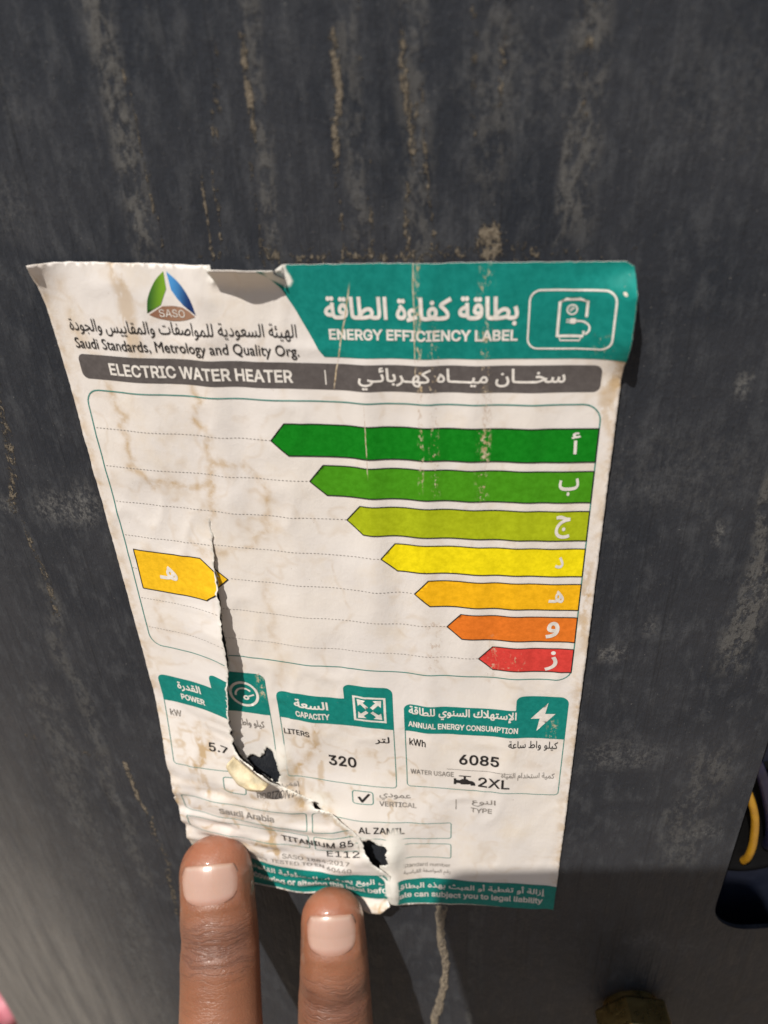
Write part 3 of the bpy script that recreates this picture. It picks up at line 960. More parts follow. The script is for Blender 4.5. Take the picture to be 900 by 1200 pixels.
def ink(name, loops, mat, parent=None, lift=0.05, grid=0.6, evenodd=False, step=0.6):
    grid = min(grid, 0.6)
    loops = [resample(l, step) for l in loops]
    A = np.array([p for l in loops for p in l])
    over = A[:, 0].max() > 81.5 or A[:, 0].min() < 0.3 or A[:, 1].min() < 0.5 or A[:, 1].max() > 138.8
    co, tri, side = region(loops, grid, True, evenodd, CUTS, OUT_LOOP if over else None)
    # nothing printed beyond the paper's edge
    cen = co[tri].mean(1)
    k = winding(cen, [OUT_LOOP]) != 0
    tri, side = tri[k], side[k]
    if not len(tri): return None
    o = sheet(name, co, tri, side, lift, mat, parent or energy)
    return o


def rrect(u0, v0, u1, v1, r, corners=(1, 1, 1, 1), n=6):
    out = []
    for (cx, cy, a0), on, (px, py) in zip(((u1 - r, v1 - r, 0), (u0 + r, v1 - r, 90), (u0 + r, v0 + r, 180), (u1 - r, v0 + r, 270)), corners, ((u1, v1), (u0, v1), (u0, v0), (u1, v0))):
        if not on: out.append((px, py)); continue
        for k in range(n + 1):
            a = math.radians(a0 + 90 * k / n)
            out.append((cx + r * math.cos(a), cy + r * math.sin(a)))
    return out


def frame(u0, v0, u1, v1, r, w):
    return [rrect(u0, v0, u1, v1, r), list(reversed(rrect(u0 + w, v0 + w, u1 - w, v1 - w, max(0.05, r - w))))]


def stroke(pts, w, closed=False):
    """polyline -> thick outline loop"""
    pts = [np.array(p, float) for p in pts]
    L, Rr = [], []
    n = len(pts)
    for i, p in enumerate(pts):
        a = pts[max(i - 1, 0)]; b = pts[min(i + 1, n - 1)]
        t = b - a; t = t / (np.linalg.norm(t) + 1e-9)
        q = np.array([-t[1], t[0]]) * w / 2
        L.append(tuple(p + q)); Rr.append(tuple(p - q))
    return L + Rr[::-1]


def circle(u, v, r, n=24, sv=1.0):
    return [(u + r * math.cos(2 * math.pi * k / n), v + r * sv * math.sin(2 * math.pi * k / n)) for k in range(n)]


# ------------------------------------------------------------------ lettering
FORMS = {}
for ch, iso, k in [('ء', 0xFE80, 1), ('آ', 0xFE81, 2), ('أ', 0xFE83, 2), ('ؤ', 0xFE85, 2), ('إ', 0xFE87, 2), ('ئ', 0xFE89, 4), ('ا', 0xFE8D, 2), ('ب', 0xFE8F, 4), ('ة', 0xFE93, 2), ('ت', 0xFE95, 4), ('ث', 0xFE99, 4), ('ج', 0xFE9D, 4), ('ح', 0xFEA1, 4), ('خ', 0xFEA5, 4), ('د', 0xFEA9, 2), ('ذ', 0xFEAB, 2), ('ر', 0xFEAD, 2), ('ز', 0xFEAF, 2), ('س', 0xFEB1, 4), ('ش', 0xFEB5, 4), ('ص', 0xFEB9, 4), ('ض', 0xFEBD, 4), ('ط', 0xFEC1, 4), ('ظ', 0xFEC5, 4), ('ع', 0xFEC9, 4), ('غ', 0xFECD, 4), ('ف', 0xFED1, 4), ('ق', 0xFED5, 4), ('ك', 0xFED9, 4), ('ل', 0xFEDD, 4), ('م', 0xFEE1, 4), ('ن', 0xFEE5, 4), ('ه', 0xFEE9, 4), ('و', 0xFEED, 2), ('ى', 0xFEEF, 2), ('ي', 0xFEF1, 4), ('ﻻ', 0xFEFB, 2), ('ﻹ', 0xFEF9, 2)]:
    FORMS[ch] = [iso, iso + 1 if k > 1 else None] + ([iso + 2, iso + 3] if k == 4 else [None, None])
FORMS['ـ'] = [0x640] * 4


def arabic(s):
    s = s.replace('لا', 'ﻻ').replace('لإ', 'ﻹ')
    out = []
    for i, c in enumerate(s):
        if c not in FORMS: out.append(c); continue
        p = s[i - 1] if i else ' '; q = s[i + 1] if i + 1 < len(s) else ' '
        jp = p in FORMS and FORMS[p][2] is not None and FORMS[c][1] is not None
        jn = q in FORMS and FORMS[q][1] is not None and FORMS[c][2] is not None
        out.append(chr(FORMS[c][3 if jp and jn else 1 if jp else 2 if jn else 0]))
    return ''.join(reversed(out))


import os
try:
    SANS = bpy.data.fonts.load(os.path.join(bpy.utils.system_resource('DATAFILES'), 'fonts', 'Inter.woff2'))
except Exception:
    SANS = None


def glyph_loops(s, bold=0.0, sans=True):
    c = bpy.data.curves.new('t', 'FONT')
    c.body = s; c.resolution_u = 3; c.fill_mode = 'NONE'
    if sans and SANS: c.font = SANS
    o = bpy.data.objects.new('t', c); COL.objects.link(o)
    dg = bpy.context.evaluated_depsgraph_get(); dg.update()
    me = o.evaluated_get(dg).to_mesh()
    V = [(v.co.x, v.co.y) for v in me.vertices]
    nb = {}
    for e in me.edges:
        a, b = e.vertices
        nb.setdefault(a, []).append(b); nb.setdefault(b, []).append(a)
    loops, seen = [], set()
    for i in range(len(V)):
        if i in seen or i not in nb: continue
        comp, st = [], [i]; seen.add(i)
        while st:
            k = st.pop(); comp.append(k)
            for q in nb[k]:
                if q not in seen: seen.add(q); st.append(q)
        comp.sort()
        if len(comp) > 2: loops.append([V[k] for k in comp])
    bpy.data.objects.remove(o); bpy.data.curves.remove(c)
    if bold:
        # thicken the strokes: move every outline point along its outward normal
        tot = sum(sum(a[0] * b[1] - b[0] * a[1] for a, b in zip(l, l[1:] + l[:1])) for l in loops)
        sg = bold if tot < 0 else -bold
        fat = []
        for l in loops:
            A = np.array(l)
            A = A[np.linalg.norm(A - np.roll(A, 1, 0), axis=1) > 1e-6]
            e1 = A - np.roll(A, 1, 0); e2 = np.roll(A, -1, 0) - A
            e1 /= np.linalg.norm(e1, axis=1)[:, None]; e2 /= np.linalg.norm(e2, axis=1)[:, None]
            n1 = np.stack([-e1[:, 1], e1[:, 0]], 1); n2 = np.stack([-e2[:, 1], e2[:, 0]], 1)
            q = n1 + n2
            q = q / np.maximum((q * q).sum(1), 0.6)[:, None] * 2
            fat.append([tuple(p) for p in A + q * sg])
        loops = fat
    return loops


def text(s, u0, u1, v0, v1, mat, bold=0.0, sans=True, parent=None, name='lettering', lift=0.10, skew=0.0, grid=0.9):
    """fit the ink of s into the box u0..u1, v0..v1 (mm)"""
    ar = any(ord(ch) > 0x5ff for ch in s)
    if ar: s = arabic(s)
    L = glyph_loops(s, bold, sans and not ar)
    A = np.array([p for l in L for p in l]); lo = A.min(0); hi = A.max(0)
    k = (u1 - u0) / (hi[0] - lo[0]); kv = (v1 - v0) / (hi[1] - lo[1])
    LL = [[(u0 + (x - lo[0]) * k, v1 - (y - lo[1]) * kv + skew * (x - lo[0]) * k) for x, y in l] for l in L]
    return ink(name, LL, mat, parent, lift, grid, False, 1.0)


def dotted(u0, u1, v):
    loops = []
    u = u0
    while u < u1:
        loops.append([(u, v - 0.055), (u + 0.32, v - 0.055), (u + 0.32, v + 0.055), (u, v + 0.055)])
        u += 0.62
    return ink('dotted_line', loops, M_FADED, None, 0.05, 5.0, False, 1.0)


def build_print():
    # --- header
    top = [(33.2, -0.6), (84, -0.6), (84, 12.6), (41.7, 12.6), (40.9, 11.5), (39.6, 8.8), (38.2, 6.0), (36.6, 3.2), (34.9, 1.0)]
    head = ink('header_band', [top], M_TEAL); head['label'] = 'teal header band'
    text('بطاقة كفاءة الطاقة', 42.2, 68.0, 4.1, 8.0, M_WHITE, 0.03, parent=head)
    text('ENERGY EFFICIENCY LABEL', 42.6, 68.0, 8.55, 10.1, M_WHITE, 0.028, parent=head)
    ic = ink('heater_icon', frame(69.2, 3.3, 80.1, 11.3, 1.5, 0.24), M_WHITE, head, 0.10)
    hb = [stroke([(73.1, 9.5), (73.15, 4.95), (73.9, 4.6), (75.6, 4.55), (76.6, 4.85), (76.6, 6.9)], 0.36), stroke([(76.4, 8.75), (76.35, 9.45), (72.95, 9.45)], 0.36)]
    ink('heater_icon', hb, M_WHITE, head, 0.10, 5)
    ink('heater_icon', [stroke([(73.4, 9.65), (73.5, 10.05), (76.0, 10.05), (76.1, 9.65)], 0.2)], M_WHITE, head, 0.10, 5)
    ink('heater_icon', [circle(74.75, 5.95, 0.72), list(reversed(circle(74.75, 5.95, 0.52)))], M_WHITE, head, 0.10, 5)
    ink('heater_icon', [stroke([(74.5, 6.2), (75.0, 5.7)], 0.16), stroke([(74.4, 6.0), (74.75, 5.6), (75.1, 5.8)], 0.1)], M_WHITE, head, 0.10, 5)
    cord = [tuple(p) for p in spline([(75.3, 7.45), (76.3, 7.5), (77.0, 8.0), (77.05, 8.7), (76.6, 9.2)], 14)]
    ink('heater_icon', [stroke(cord, 0.24), rrect(74.55, 7.1, 75.35, 7.8, 0.2), stroke([(74.1, 7.28), (74.6, 7.28)], 0.14), stroke([(74.1, 7.6), (74.6, 7.6)], 0.14)], M_WHITE, head, 0.10, 5)

    # --- emblem: three curved fields around a white star
    def field(pts, m): return ink('emblem_field', [[tuple(p) for p in pts]], m, None, 0.05, 0.5)
    apex, bl, br, c = (20.2, 0.9), (16.3, 7.0), (23.7, 7.2), (20.3, 4.9)
    def gradient(nm, a, b, u0, u1):
        m = material(nm, a, 0.5, 0, 0.35); n = NT(m); U, V = n.uv()
        n.put(n.bsdf.inputs['Base Color'], n.mix(n.ramp(n.math('ADD', U, n.math('MULTIPLY', V, 0.25)), u0, u1), a, b)); fine_relief(n, U, V, 0.8)
        return m
    gl = gradient('emblem_green', (0.008, 0.075, 0.012), (0.16, 0.33, 0.015), 17.6, 20.6)
    bl_m = gradient('emblem_blue', (0.06, 0.27, 0.6), (0.006, 0.03, 0.13), 21.0, 24.6)
    br_m = gradient('emblem_brown', (0.22, 0.10, 0.06), (0.30, 0.17, 0.11), 17.0, 24.0)
    field(spline([(19.9, 1.0), (18.3, 2.4), (16.9, 4.6), (16.35, 6.85)], 14) + [(18.6, 5.65), (19.15, 4.6), (19.85, 3.4)], gl)
    field([(20.35, 1.0), (20.6, 3.5), (21.3, 4.7), (22.1, 5.6)] + list(reversed(spline([(20.35, 1.0), (22.1, 2.6), (23.3, 4.6), (23.85, 6.9)], 14)))[:-1], bl_m)
    f = field([(16.6, 7.05), (17.6, 6.5), (18.8, 5.85), (20.4, 5.75), (21.9, 5.9), (23.0, 6.5), (23.7, 7.1)] + spline([(23.7, 7.15), (21.8, 7.75), (20.0, 7.9), (18.2, 7.65), (16.6, 7.1)], 14)[1:-1], br_m)
    text('SASO', 18.15, 22.1, 6.25, 7.35, M_WHITE, 0.0, parent=f)
    text('الهيئة السعودية للمواصفات والمقاييس والجودة', 2.9, 38.0, 7.95, 10.45, M_INK, 0.0)
    text('Saudi Standards, Metrology and Quality Org.', 3.1, 38.1, 10.95, 13.1, M_INK, 0.004, sans=False)

    # --- grey product band
    gb = ink('product_band', [rrect(2.9, 13.55, 79.4, 17.45, 1.0)], M_GREY); gb['label'] = 'dark grey product band'
    text('ELECTRIC WATER HEATER', 8.0, 36.8, 14.65, 16.6, M_WHITE, 0.024, parent=gb)
    ink('divider', [[(41.5, 14.5), (41.68, 14.5), (41.68, 16.7), (41.5, 16.7)]], M_WHITE, gb, 0.10)
    text('سخـــان ميـــاه كهـربائـي', 46.3, 74.7, 13.9, 17.2, M_WHITE, 0.02, parent=gb)

    # --- chart frame and the seven bars
    ink('chart_frame', frame(2.4, 19.2, 80.0, 71.0, 2.6, 0.2), M_TEALLINE, None, 0.05, 5.0)
    letters = ['ا', 'ب', 'ج', 'د', 'هـ', 'و', 'ز']
    tips = [32.4, 37.7, 43.0, 48.2, 53.4, 58.7, 64.1]
    boxes = {0: (76.6, 77.1, 24.75, 26.9), 1: (75.0, 77.9, 30.8, 33.8), 2: (75.0, 77.3, 37.2, 41.4), 3: (75.5, 76.8, 44.8, 47.0), 4: (75.0, 77.4, 51.3, 53.9), 5: (75.0, 77.2, 57.9, 61.5), 6: (75.3, 77.4, 64.3, 68.8)}
    for i in range(7):
        v0 = 22.95 + 6.8 * i; v1 = v0 + 5.25; vm = (v0 + v1) / 2 + 0.2; t = tips[i]
        sh = [(79.85, v0), (79.85, v1), (t + 2.5, v1), (t, vm), (t + 2.3, v0)]
        b = ink('efficiency_bar', [sh], M_BARS[i])
        b['label'] = ('dark green', 'mid green', 'lime green', 'yellow', 'amber', 'orange', 'red')[i] + ' efficiency bar with arrow tip'
        w = 0.17
        ou = [(79.95, v0 - w / 2), (t + 2.25, v0 - w / 2), (t - w * 0.7, vm), (t + 2.45, v1 + w / 2), (79.95, v1 + w / 2)]
        inn = [(79.78, v0 + w / 2), (t + 2.35, v0 + w / 2), (t + w * 0.7, vm), (t + 2.55, v1 - w / 2), (79.78, v1 - w / 2)]
        ink('bar_outline', [ou, list(reversed(inn))], M_LINE, b, 0.10, 5.0)
        u0, u1, a, c_ = boxes[i]
        text(letters[i], u0, u1, a, c_, M_WHITE, 0.022, parent=b, name='letter')
        if i == 0: text('ء', 76.2, 77.5, 23.5, 24.5, M_WHITE, 0.03, parent=b, name='letter')
        dotted(2.9 if i != 4 else 21.6, t - 0.3, vm)
    # the rating arrow on the left, cut by the tear
    arr = [(3.9, 49.0), (16.6, 49.0), (21.0, 53.2), (16.6, 57.4), (3.9, 57.4)]
    ra = ink('rating_arrow', [arr], ink_material('rating_ink', (0.80, 0.47, 0.012)), None, 0.05, 0.6); ra['label'] = 'amber rating arrow cut by the tear'
    o1 = [(3.8, 48.9), (16.65, 48.9), (21.15, 53.2), (16.65, 57.5), (3.8, 57.5)]; o2 = [(3.98, 49.08), (16.55, 49.08), (20.85, 53.2), (16.55, 57.32), (3.98, 57.32)]
    ink('bar_outline', [o1, list(reversed(o2))], M_LINE, ra, 0.10, 5.0)
    text('هـ', 8.0, 11.6, 51.6, 54.6, M_WHITE, 0.03, parent=ra, name='letter')
    dotted(2.6, 3.8, 53.2)

    # --- three data boxes
    def databox(u0, u1, tab, vb, nm):
        vt, vh = 78.6, 85.6
        r, q = 1.5, 1.2
        hp = [(u0, vh), (u0, vt + r)] + [(u0 + r - r * math.cos(a), vt + r - r * math.sin(a)) for a in np.linspace(0.2, 1.57, 6)] + [(tab, vt)] + \
             [(tab, 75.0 + q)] + [(tab + q - q * math.cos(a), 75.0 + q - q * math.sin(a)) for a in np.linspace(0.2, 1.57, 6)] + \
             [(u1 - r + r * math.sin(a), 75.0 + r - r * math.cos(a)) for a in np.linspace(0, 1.57, 6)] + [(u1, vh)]
        h_ = ink('box_header', [hp], M_TEAL, None, 0.05, 0.7); h_['label'] = 'teal header of the ' + nm + ' box'
        fr = frame(u0, vt + 1, u1, vb, 0.9, 0.17)
        ink('box_frame', fr, M_TEALLINE, None, 0.045, 5.0)
        return h_
    p = databox(1.9, 24.6, 13.9, 102.0, 'power')
    text('القدرة', 6.0, 11.2, 79.4, 82.0, M_WHITE, 0.03, parent=p)
    text('POWER', 6.3, 11.6, 82.7, 84.3, M_WHITE, 0.03, parent=p)
    gg = 19.9, 80.6
    ink('gauge_icon', [circle(*gg, 3.0, 32, 1.1), list(reversed(circle(*gg, 2.45, 32, 1.1)))], M_WHITE, p, 0.10, 5)
    a_ = [(gg[0] + 1.75 * math.cos(t), gg[1] + 0.4 - 1.9 * math.sin(t)) for t in np.linspace(0.7, 3.2, 14)]
    ink('gauge_icon', [stroke(a_, 0.42)], M_WHITE, p, 0.10, 5)
    ink('gauge_icon', [circle(gg[0] + 0.3, gg[1] + 0.9, 0.62), list(reversed(circle(gg[0] + 0.3, gg[1] + 0.9, 0.25))), stroke([(gg[0] + 0.7, gg[1] + 0.6), (gg[0] + 2.0, gg[1] - 0.1)], 0.36)], M_WHITE, p, 0.10, 5)
    text('kW', 2.9, 5.4, 87.6, 89.2, M_FADED, 0.01)
    text('كيلو واط', 18.0, 22.9, 87.4, 89.9, M_FADED, 0.01)
    text('5.7', 10.4, 14.4, 94.6, 97.0, M_INK, 0.012)
    p = databox(26.4, 48.8, 39.7, 102.2, 'capacity')
    text('السعة', 29.8, 36.5, 79.9, 82.0, M_WHITE, 0.03, parent=p)
    text('CAPACITY', 29.9, 36.6, 83.0, 84.6, M_WHITE, 0.03, parent=p)
    ink('capacity_icon', [[(41.3, 77.5), (47.5, 77.5), (47.5, 83.9), (41.3, 83.9)], [(41.75, 77.95), (41.75, 83.45), (47.05, 83.45), (47.05, 77.95)]], M_WHITE, p, 0.10, 5)
    for sx in (-1, 1):
        for sy in (-1, 1):
            cx, cy = 44.4, 80.7
            tr = lambda a, b: (cx + sx * (a + b) * 0.7071, cy + sy * (a - b) * 0.75)
            ink('capacity_icon', [[tr(0.6, -0.35), tr(2.0, -0.35), tr(2.0, -1.05), tr(3.25, 0), tr(2.0, 1.05), tr(2.0, 0.35), tr(0.6, 0.35)]], M_WHITE, p, 0.10, 5)
    text('LITERS', 26.9, 32.1, 88.4, 89.9, M_INK, 0.01)
    text('لتر', 45.0, 47.8, 87.6, 89.9, M_INK, 0.01)
    text('320', 35.3, 40.9, 94.5, 97.5, M_INK, 0.02)
    p = databox(50.8, 80.1, 71.0, 101.2, 'annual energy consumption')
    text('الإستهلاك السنوي للطاقة', 51.7, 71.2, 78.9, 82.0, M_WHITE, 0.03, parent=p)
    text('ANNUAL ENERGY CONSUMPTION', 51.5, 71.6, 82.9, 84.4, M_WHITE, 0.028, parent=p)
    ink('lightning_icon', [[(76.6, 76.5), (73.7, 80.6), (75.3, 80.5), (74.9, 83.7), (78.0, 79.2), (76.2, 79.3)]], M_WHITE, p, 0.10)
    text('kWh', 51.6, 54.7, 87.4, 89.2, M_INK, 0.012)
    text('كيلو واط ساعة', 70.0, 79.0, 86.3, 88.8, M_INK, 0.006)
    text('6085', 61.0, 68.5, 91.0, 93.8, M_INK, 0.02)
    ink('divider', [[(58.6, 95.3), (71, 95.3), (71, 95.42), (58.6, 95.42)]], M_FADED, None, 0.05, 5)
    text('WATER USAGE', 51.6, 60.0, 96.1, 97.5, M_FADED, 0.012)
    text('كمية استخدام المياه', 69.0, 79.0, 94.9, 97.2, M_FADED, 0.008)
    tap = [[(60.0, 97.9), (60.5, 97.9), (60.5, 98.3), (61.2, 98.3), (61.6, 97.9), (62.6, 97.9), (63.0, 98.3), (63.6, 98.4), (64.1, 98.9), (64.2, 99.7), (63.3, 99.7), (63.2, 99.3), (62.8, 99.4), (61.4, 99.5), (61.2, 99.2), (60.5, 99.2), (60.5, 99.6), (60.0, 99.6)],
           [(61.0, 96.95), (63.3, 96.95), (63.3, 97.2), (62.35, 97.2), (62.35, 97.95), (61.9, 97.95), (61.9, 97.2), (61.0, 97.2)]]
    ink('tap_icon', tap, M_INK, None, 0.05, 5)
    text('2XL', 64.7, 70.7, 97.1, 99.8, M_INK, 0.014)

    # --- type row
    text('النوع', 63.6, 68.2, 103.4, 105.6, M_FADED, 0.01)
    text('TYPE', 63.4, 67.6, 106.2, 107.6, M_FADED, 0.016)
    ink('divider', [[(60.4, 104.0), (60.58, 104.0), (60.58, 107.2), (60.4, 107.2)]], M_FADED, None, 0.05, 5)
    text('عمودي', 45.2, 51.5, 103.6, 105.6, M_FADED, 0.01)
    text('VERTICAL', 45.1, 52.6, 105.9, 107.3, M_FADED, 0.016)
    ink('check_box', frame(39.6, 103.6, 44.0, 107.2, 0.7, 0.2), M_TEALLINE, None, 0.05, 5)
    ink('check_mark', [[(40.7, 105.4), (41.2, 105.1), (41.7, 105.9), (42.9, 104.2), (43.4, 104.35), (41.8, 106.7), (41.5, 106.7)]], M_INK, None, 0.05, 5)
    text('أفقي', 24.6, 28.4, 103.6, 106.0, M_FADED, 0.0)
    text('HORIZONTAL', 19.8, 28.8, 106.4, 107.8, M_FADED, 0.008)
    ink('check_box', frame(12.6, 103.4, 17.6, 107.4, 0.7, 0.2), M_TEALLINE, None, 0.05, 5)
    # --- maker boxes
    for u0, v0, u1, v1 in ((1.7, 111.4, 29.6, 116.6), (1.7, 118.2, 29.6, 122.8), (30.6, 111.6, 59.6, 116.8), (30.6, 118.4, 59.6, 123.2)):
        ink('entry_box', frame(u0, v0, u1, v1, 0.6, 0.17), M_TEALLINE, None, 0.05, 5)
    text('AL ZAMIL', 40.6, 50.0, 113.2, 115.1, M_INK, 0.014)
    text('Saudi Arabia', 10.4, 22.6, 113.0, 115.0, M_FADED, 0.016)
    text('TITANIUM 85', 23.4, 38.6, 119.4, 121.4, M_INK, 0.008)
    text('E112', 33.0, 39.6, 123.2, 124.9, M_INK, 0.004)
    text('SASO 1884:2017', 22.8, 37.6, 126.2, 127.6, M_FADED, 0.006)
    text('TESTED TO EN 60440', 20.0, 38.0, 128.2, 129.4, M_FADED, 0.008)
    text('Saudi standard no.', 13.6, 19.2, 128.4, 129.6, M_FADED, 0.0)
    text('رقم المواصفة القياسية', 49.5, 59.4, 127.2, 129.2, M_FADED, 0.0)
    text('Standard number', 49.5, 59.4, 125.0, 126.3, M_FADED, 0.0)
    # --- warning strip
    ws = ink('warning_strip', [[(-1, 130.6), (83, 130.6), (83, 139.45), (-1, 139.45)]], M_TEAL, None, 0.05, 0.7); ws['label'] = 'teal warning strip along the bottom edge'
    text('إزالة أو تغطية أو العبث بهذه البطاقة قبل البيع يعرضك للمسؤولية القانونية', 13.4, 79.6, 131.4, 134.7, M_WHITE, 0.02, parent=ws)
    text('Removing, covering or altering this label before sale can subject you to legal liability', 5.0, 79.4, 135.0, 137.6, M_WHITE, 0.022, parent=ws)


build_print()


# ------------------------------------------------------------------ hand
def skin_material():
    m = material('brown_skin', (0.4, 0.2, 0.12), 0.46)
    n = NT(m)
    T = n.attr('along'); S = n.attr('across'); D = n.attr('dorsal')
    tc = n.n.new('ShaderNodeTexCoord').outputs['Object']
    blot = n.noise(tc, 70, 4.0, 0.6)
    col = n.mix(n.ramp(blot, 0.3, 0.7), (0.195, 0.076, 0.038), (0.25, 0.102, 0.054))
    # darker pigment over the knuckles, pinker fingertips
    kn = n.math('MULTIPLY', n.ramp(n.math('ABSOLUTE', n.math('SUBTRACT', T, 21.0)), 1.5, 8.0, 1.0, 0.0), D)
    col = n.mix(n.math('MULTIPLY', kn, 0.7), col, (0.135, 0.062, 0.042))
    tip = n.ramp(T, 9.0, 2.0)
    col = n.mix(n.math('MULTIPLY', tip, 0.45), col, (0.34, 0.125, 0.07))
    # crease lines run across the finger
    wob = n.math('MULTIPLY', n.math('SUBTRACT', n.noise(n.vec(n.math('MULTIPLY', S, 0.16), n.math('MULTIPLY', T, 0.10)), 1.0, 2.0), 0.5), 3.0)
    lines = n.noise(n.vec(n.math('MULTIPLY', S, 0.10), n.math('ADD', T, wob)), 0.62, 3.0, 0.6)
    cre = n.ramp(n.math('ABSOLUTE', n.math('SUBTRACT', lines, 0.5)), 0.0, 0.055, 1.0, 0.0)
    zone = n.math('MULTIPLY', n.ramp(n.math('ABSOLUTE', n.math('SUBTRACT', T, 21.5)), 3.0, 8.5, 1.0, 0.0), D)
    zone2 = n.math('MULTIPLY', n.ramp(T, 24, 34, 0.0, 0.3), D)
    z = n.math('ADD', zone, zone2)
    cre = n.math('MULTIPLY', cre, z)
    col = n.mix(n.math('MULTIPLY', cre, 0.42), col, (0.085, 0.036, 0.025))
    n.put(n.bsdf.inputs['Base Color'], col)
    cell = n.n.new('ShaderNodeTexVoronoi'); cell.inputs['Scale'].default_value = 1500.0
    cell.feature = 'DISTANCE_TO_EDGE'
    n.t.links.new(tc, cell.inputs['Vector'])
    pores = n.noise(tc, 900, 3.0, 0.6)
    h = n.math('ADD', n.math('MULTIPLY', n.ramp(cell.outputs['Distance'], 0.0, 0.12), 0.10), n.math('MULTIPLY', pores, 0.18))
    h = n.math('SUBTRACT', h, n.math('MULTIPLY', cre, 0.42))
    n.bump(h, 0.5, 0.0005)
    n.put(n.bsdf.inputs['Roughness'], n.ramp(n.noise(tc, 260, 3.0), 0.3, 0.7, 0.34, 0.52))
    wet = n.math('MULTIPLY', n.ramp(T, 20.0, 12.0), n.ramp(n.noise(tc, 420, 2.0), 0.42, 0.6))
    n.put(n.bsdf.inputs['Coat Weight'], n.math('MULTIPLY', wet, 0.9))
    n.bsdf.inputs['Coat Roughness'].default_value = 0.06
    n.bsdf.inputs['Subsurface Weight'].default_value = 0.16
    n.bsdf.inputs['Subsurface Radius'].default_value = (0.9, 0.35, 0.2)
    n.bsdf.inputs['Subsurface Scale'].default_value = 0.002
    return m


def nail_material():
    m = material('finger_nail', (0.62, 0.40, 0.34), 0.3)
    n = NT(m)
    T = n.attr('along'); S = n.attr('across')
    col = n.mix(n.ramp(T, 0.0, 0.16), (0.47, 0.355, 0.285), (0.41, 0.26, 0.205))
    col = n.mix(n.ramp(T, 0.7, 1.0), col, (0.45, 0.28, 0.235))
    rim = n.math('MAXIMUM', n.math('MAXIMUM', n.ramp(n.math('ABSOLUTE', S), 0.70, 1.0), n.ramp(T, 0.76, 1.0)), n.ramp(T, 0.10, 0.0))
    col = n.mix(n.math('MULTIPLY', rim, 0.75), col, (0.30, 0.135, 0.085))
    n.put(n.bsdf.inputs['Base Color'], col)
    n.bump(n.noise(n.vec(n.math('MULTIPLY', S, 14.0), n.math('MULTIPLY', T, 0.8)), 1.0, 3.0), 0.12, 0.0003)
    n.bsdf.inputs['Coat Weight'].default_value = 0.5
    n.bsdf.inputs['Coat Roughness'].default_value = 0.2
    n.bsdf.inputs['Subsurface Weight'].default_value = 0.15
    n.bsdf.inputs['Subsurface Radius'].default_value = (0.8, 0.4, 0.3)
    n.bsdf.inputs['Subsurface Scale'].default_value = 0.001
    return m


hand = empty('hand', P(27, 480, 240), 'bare brown-skinned left hand pressing the torn label with two fingertips', 'hand')


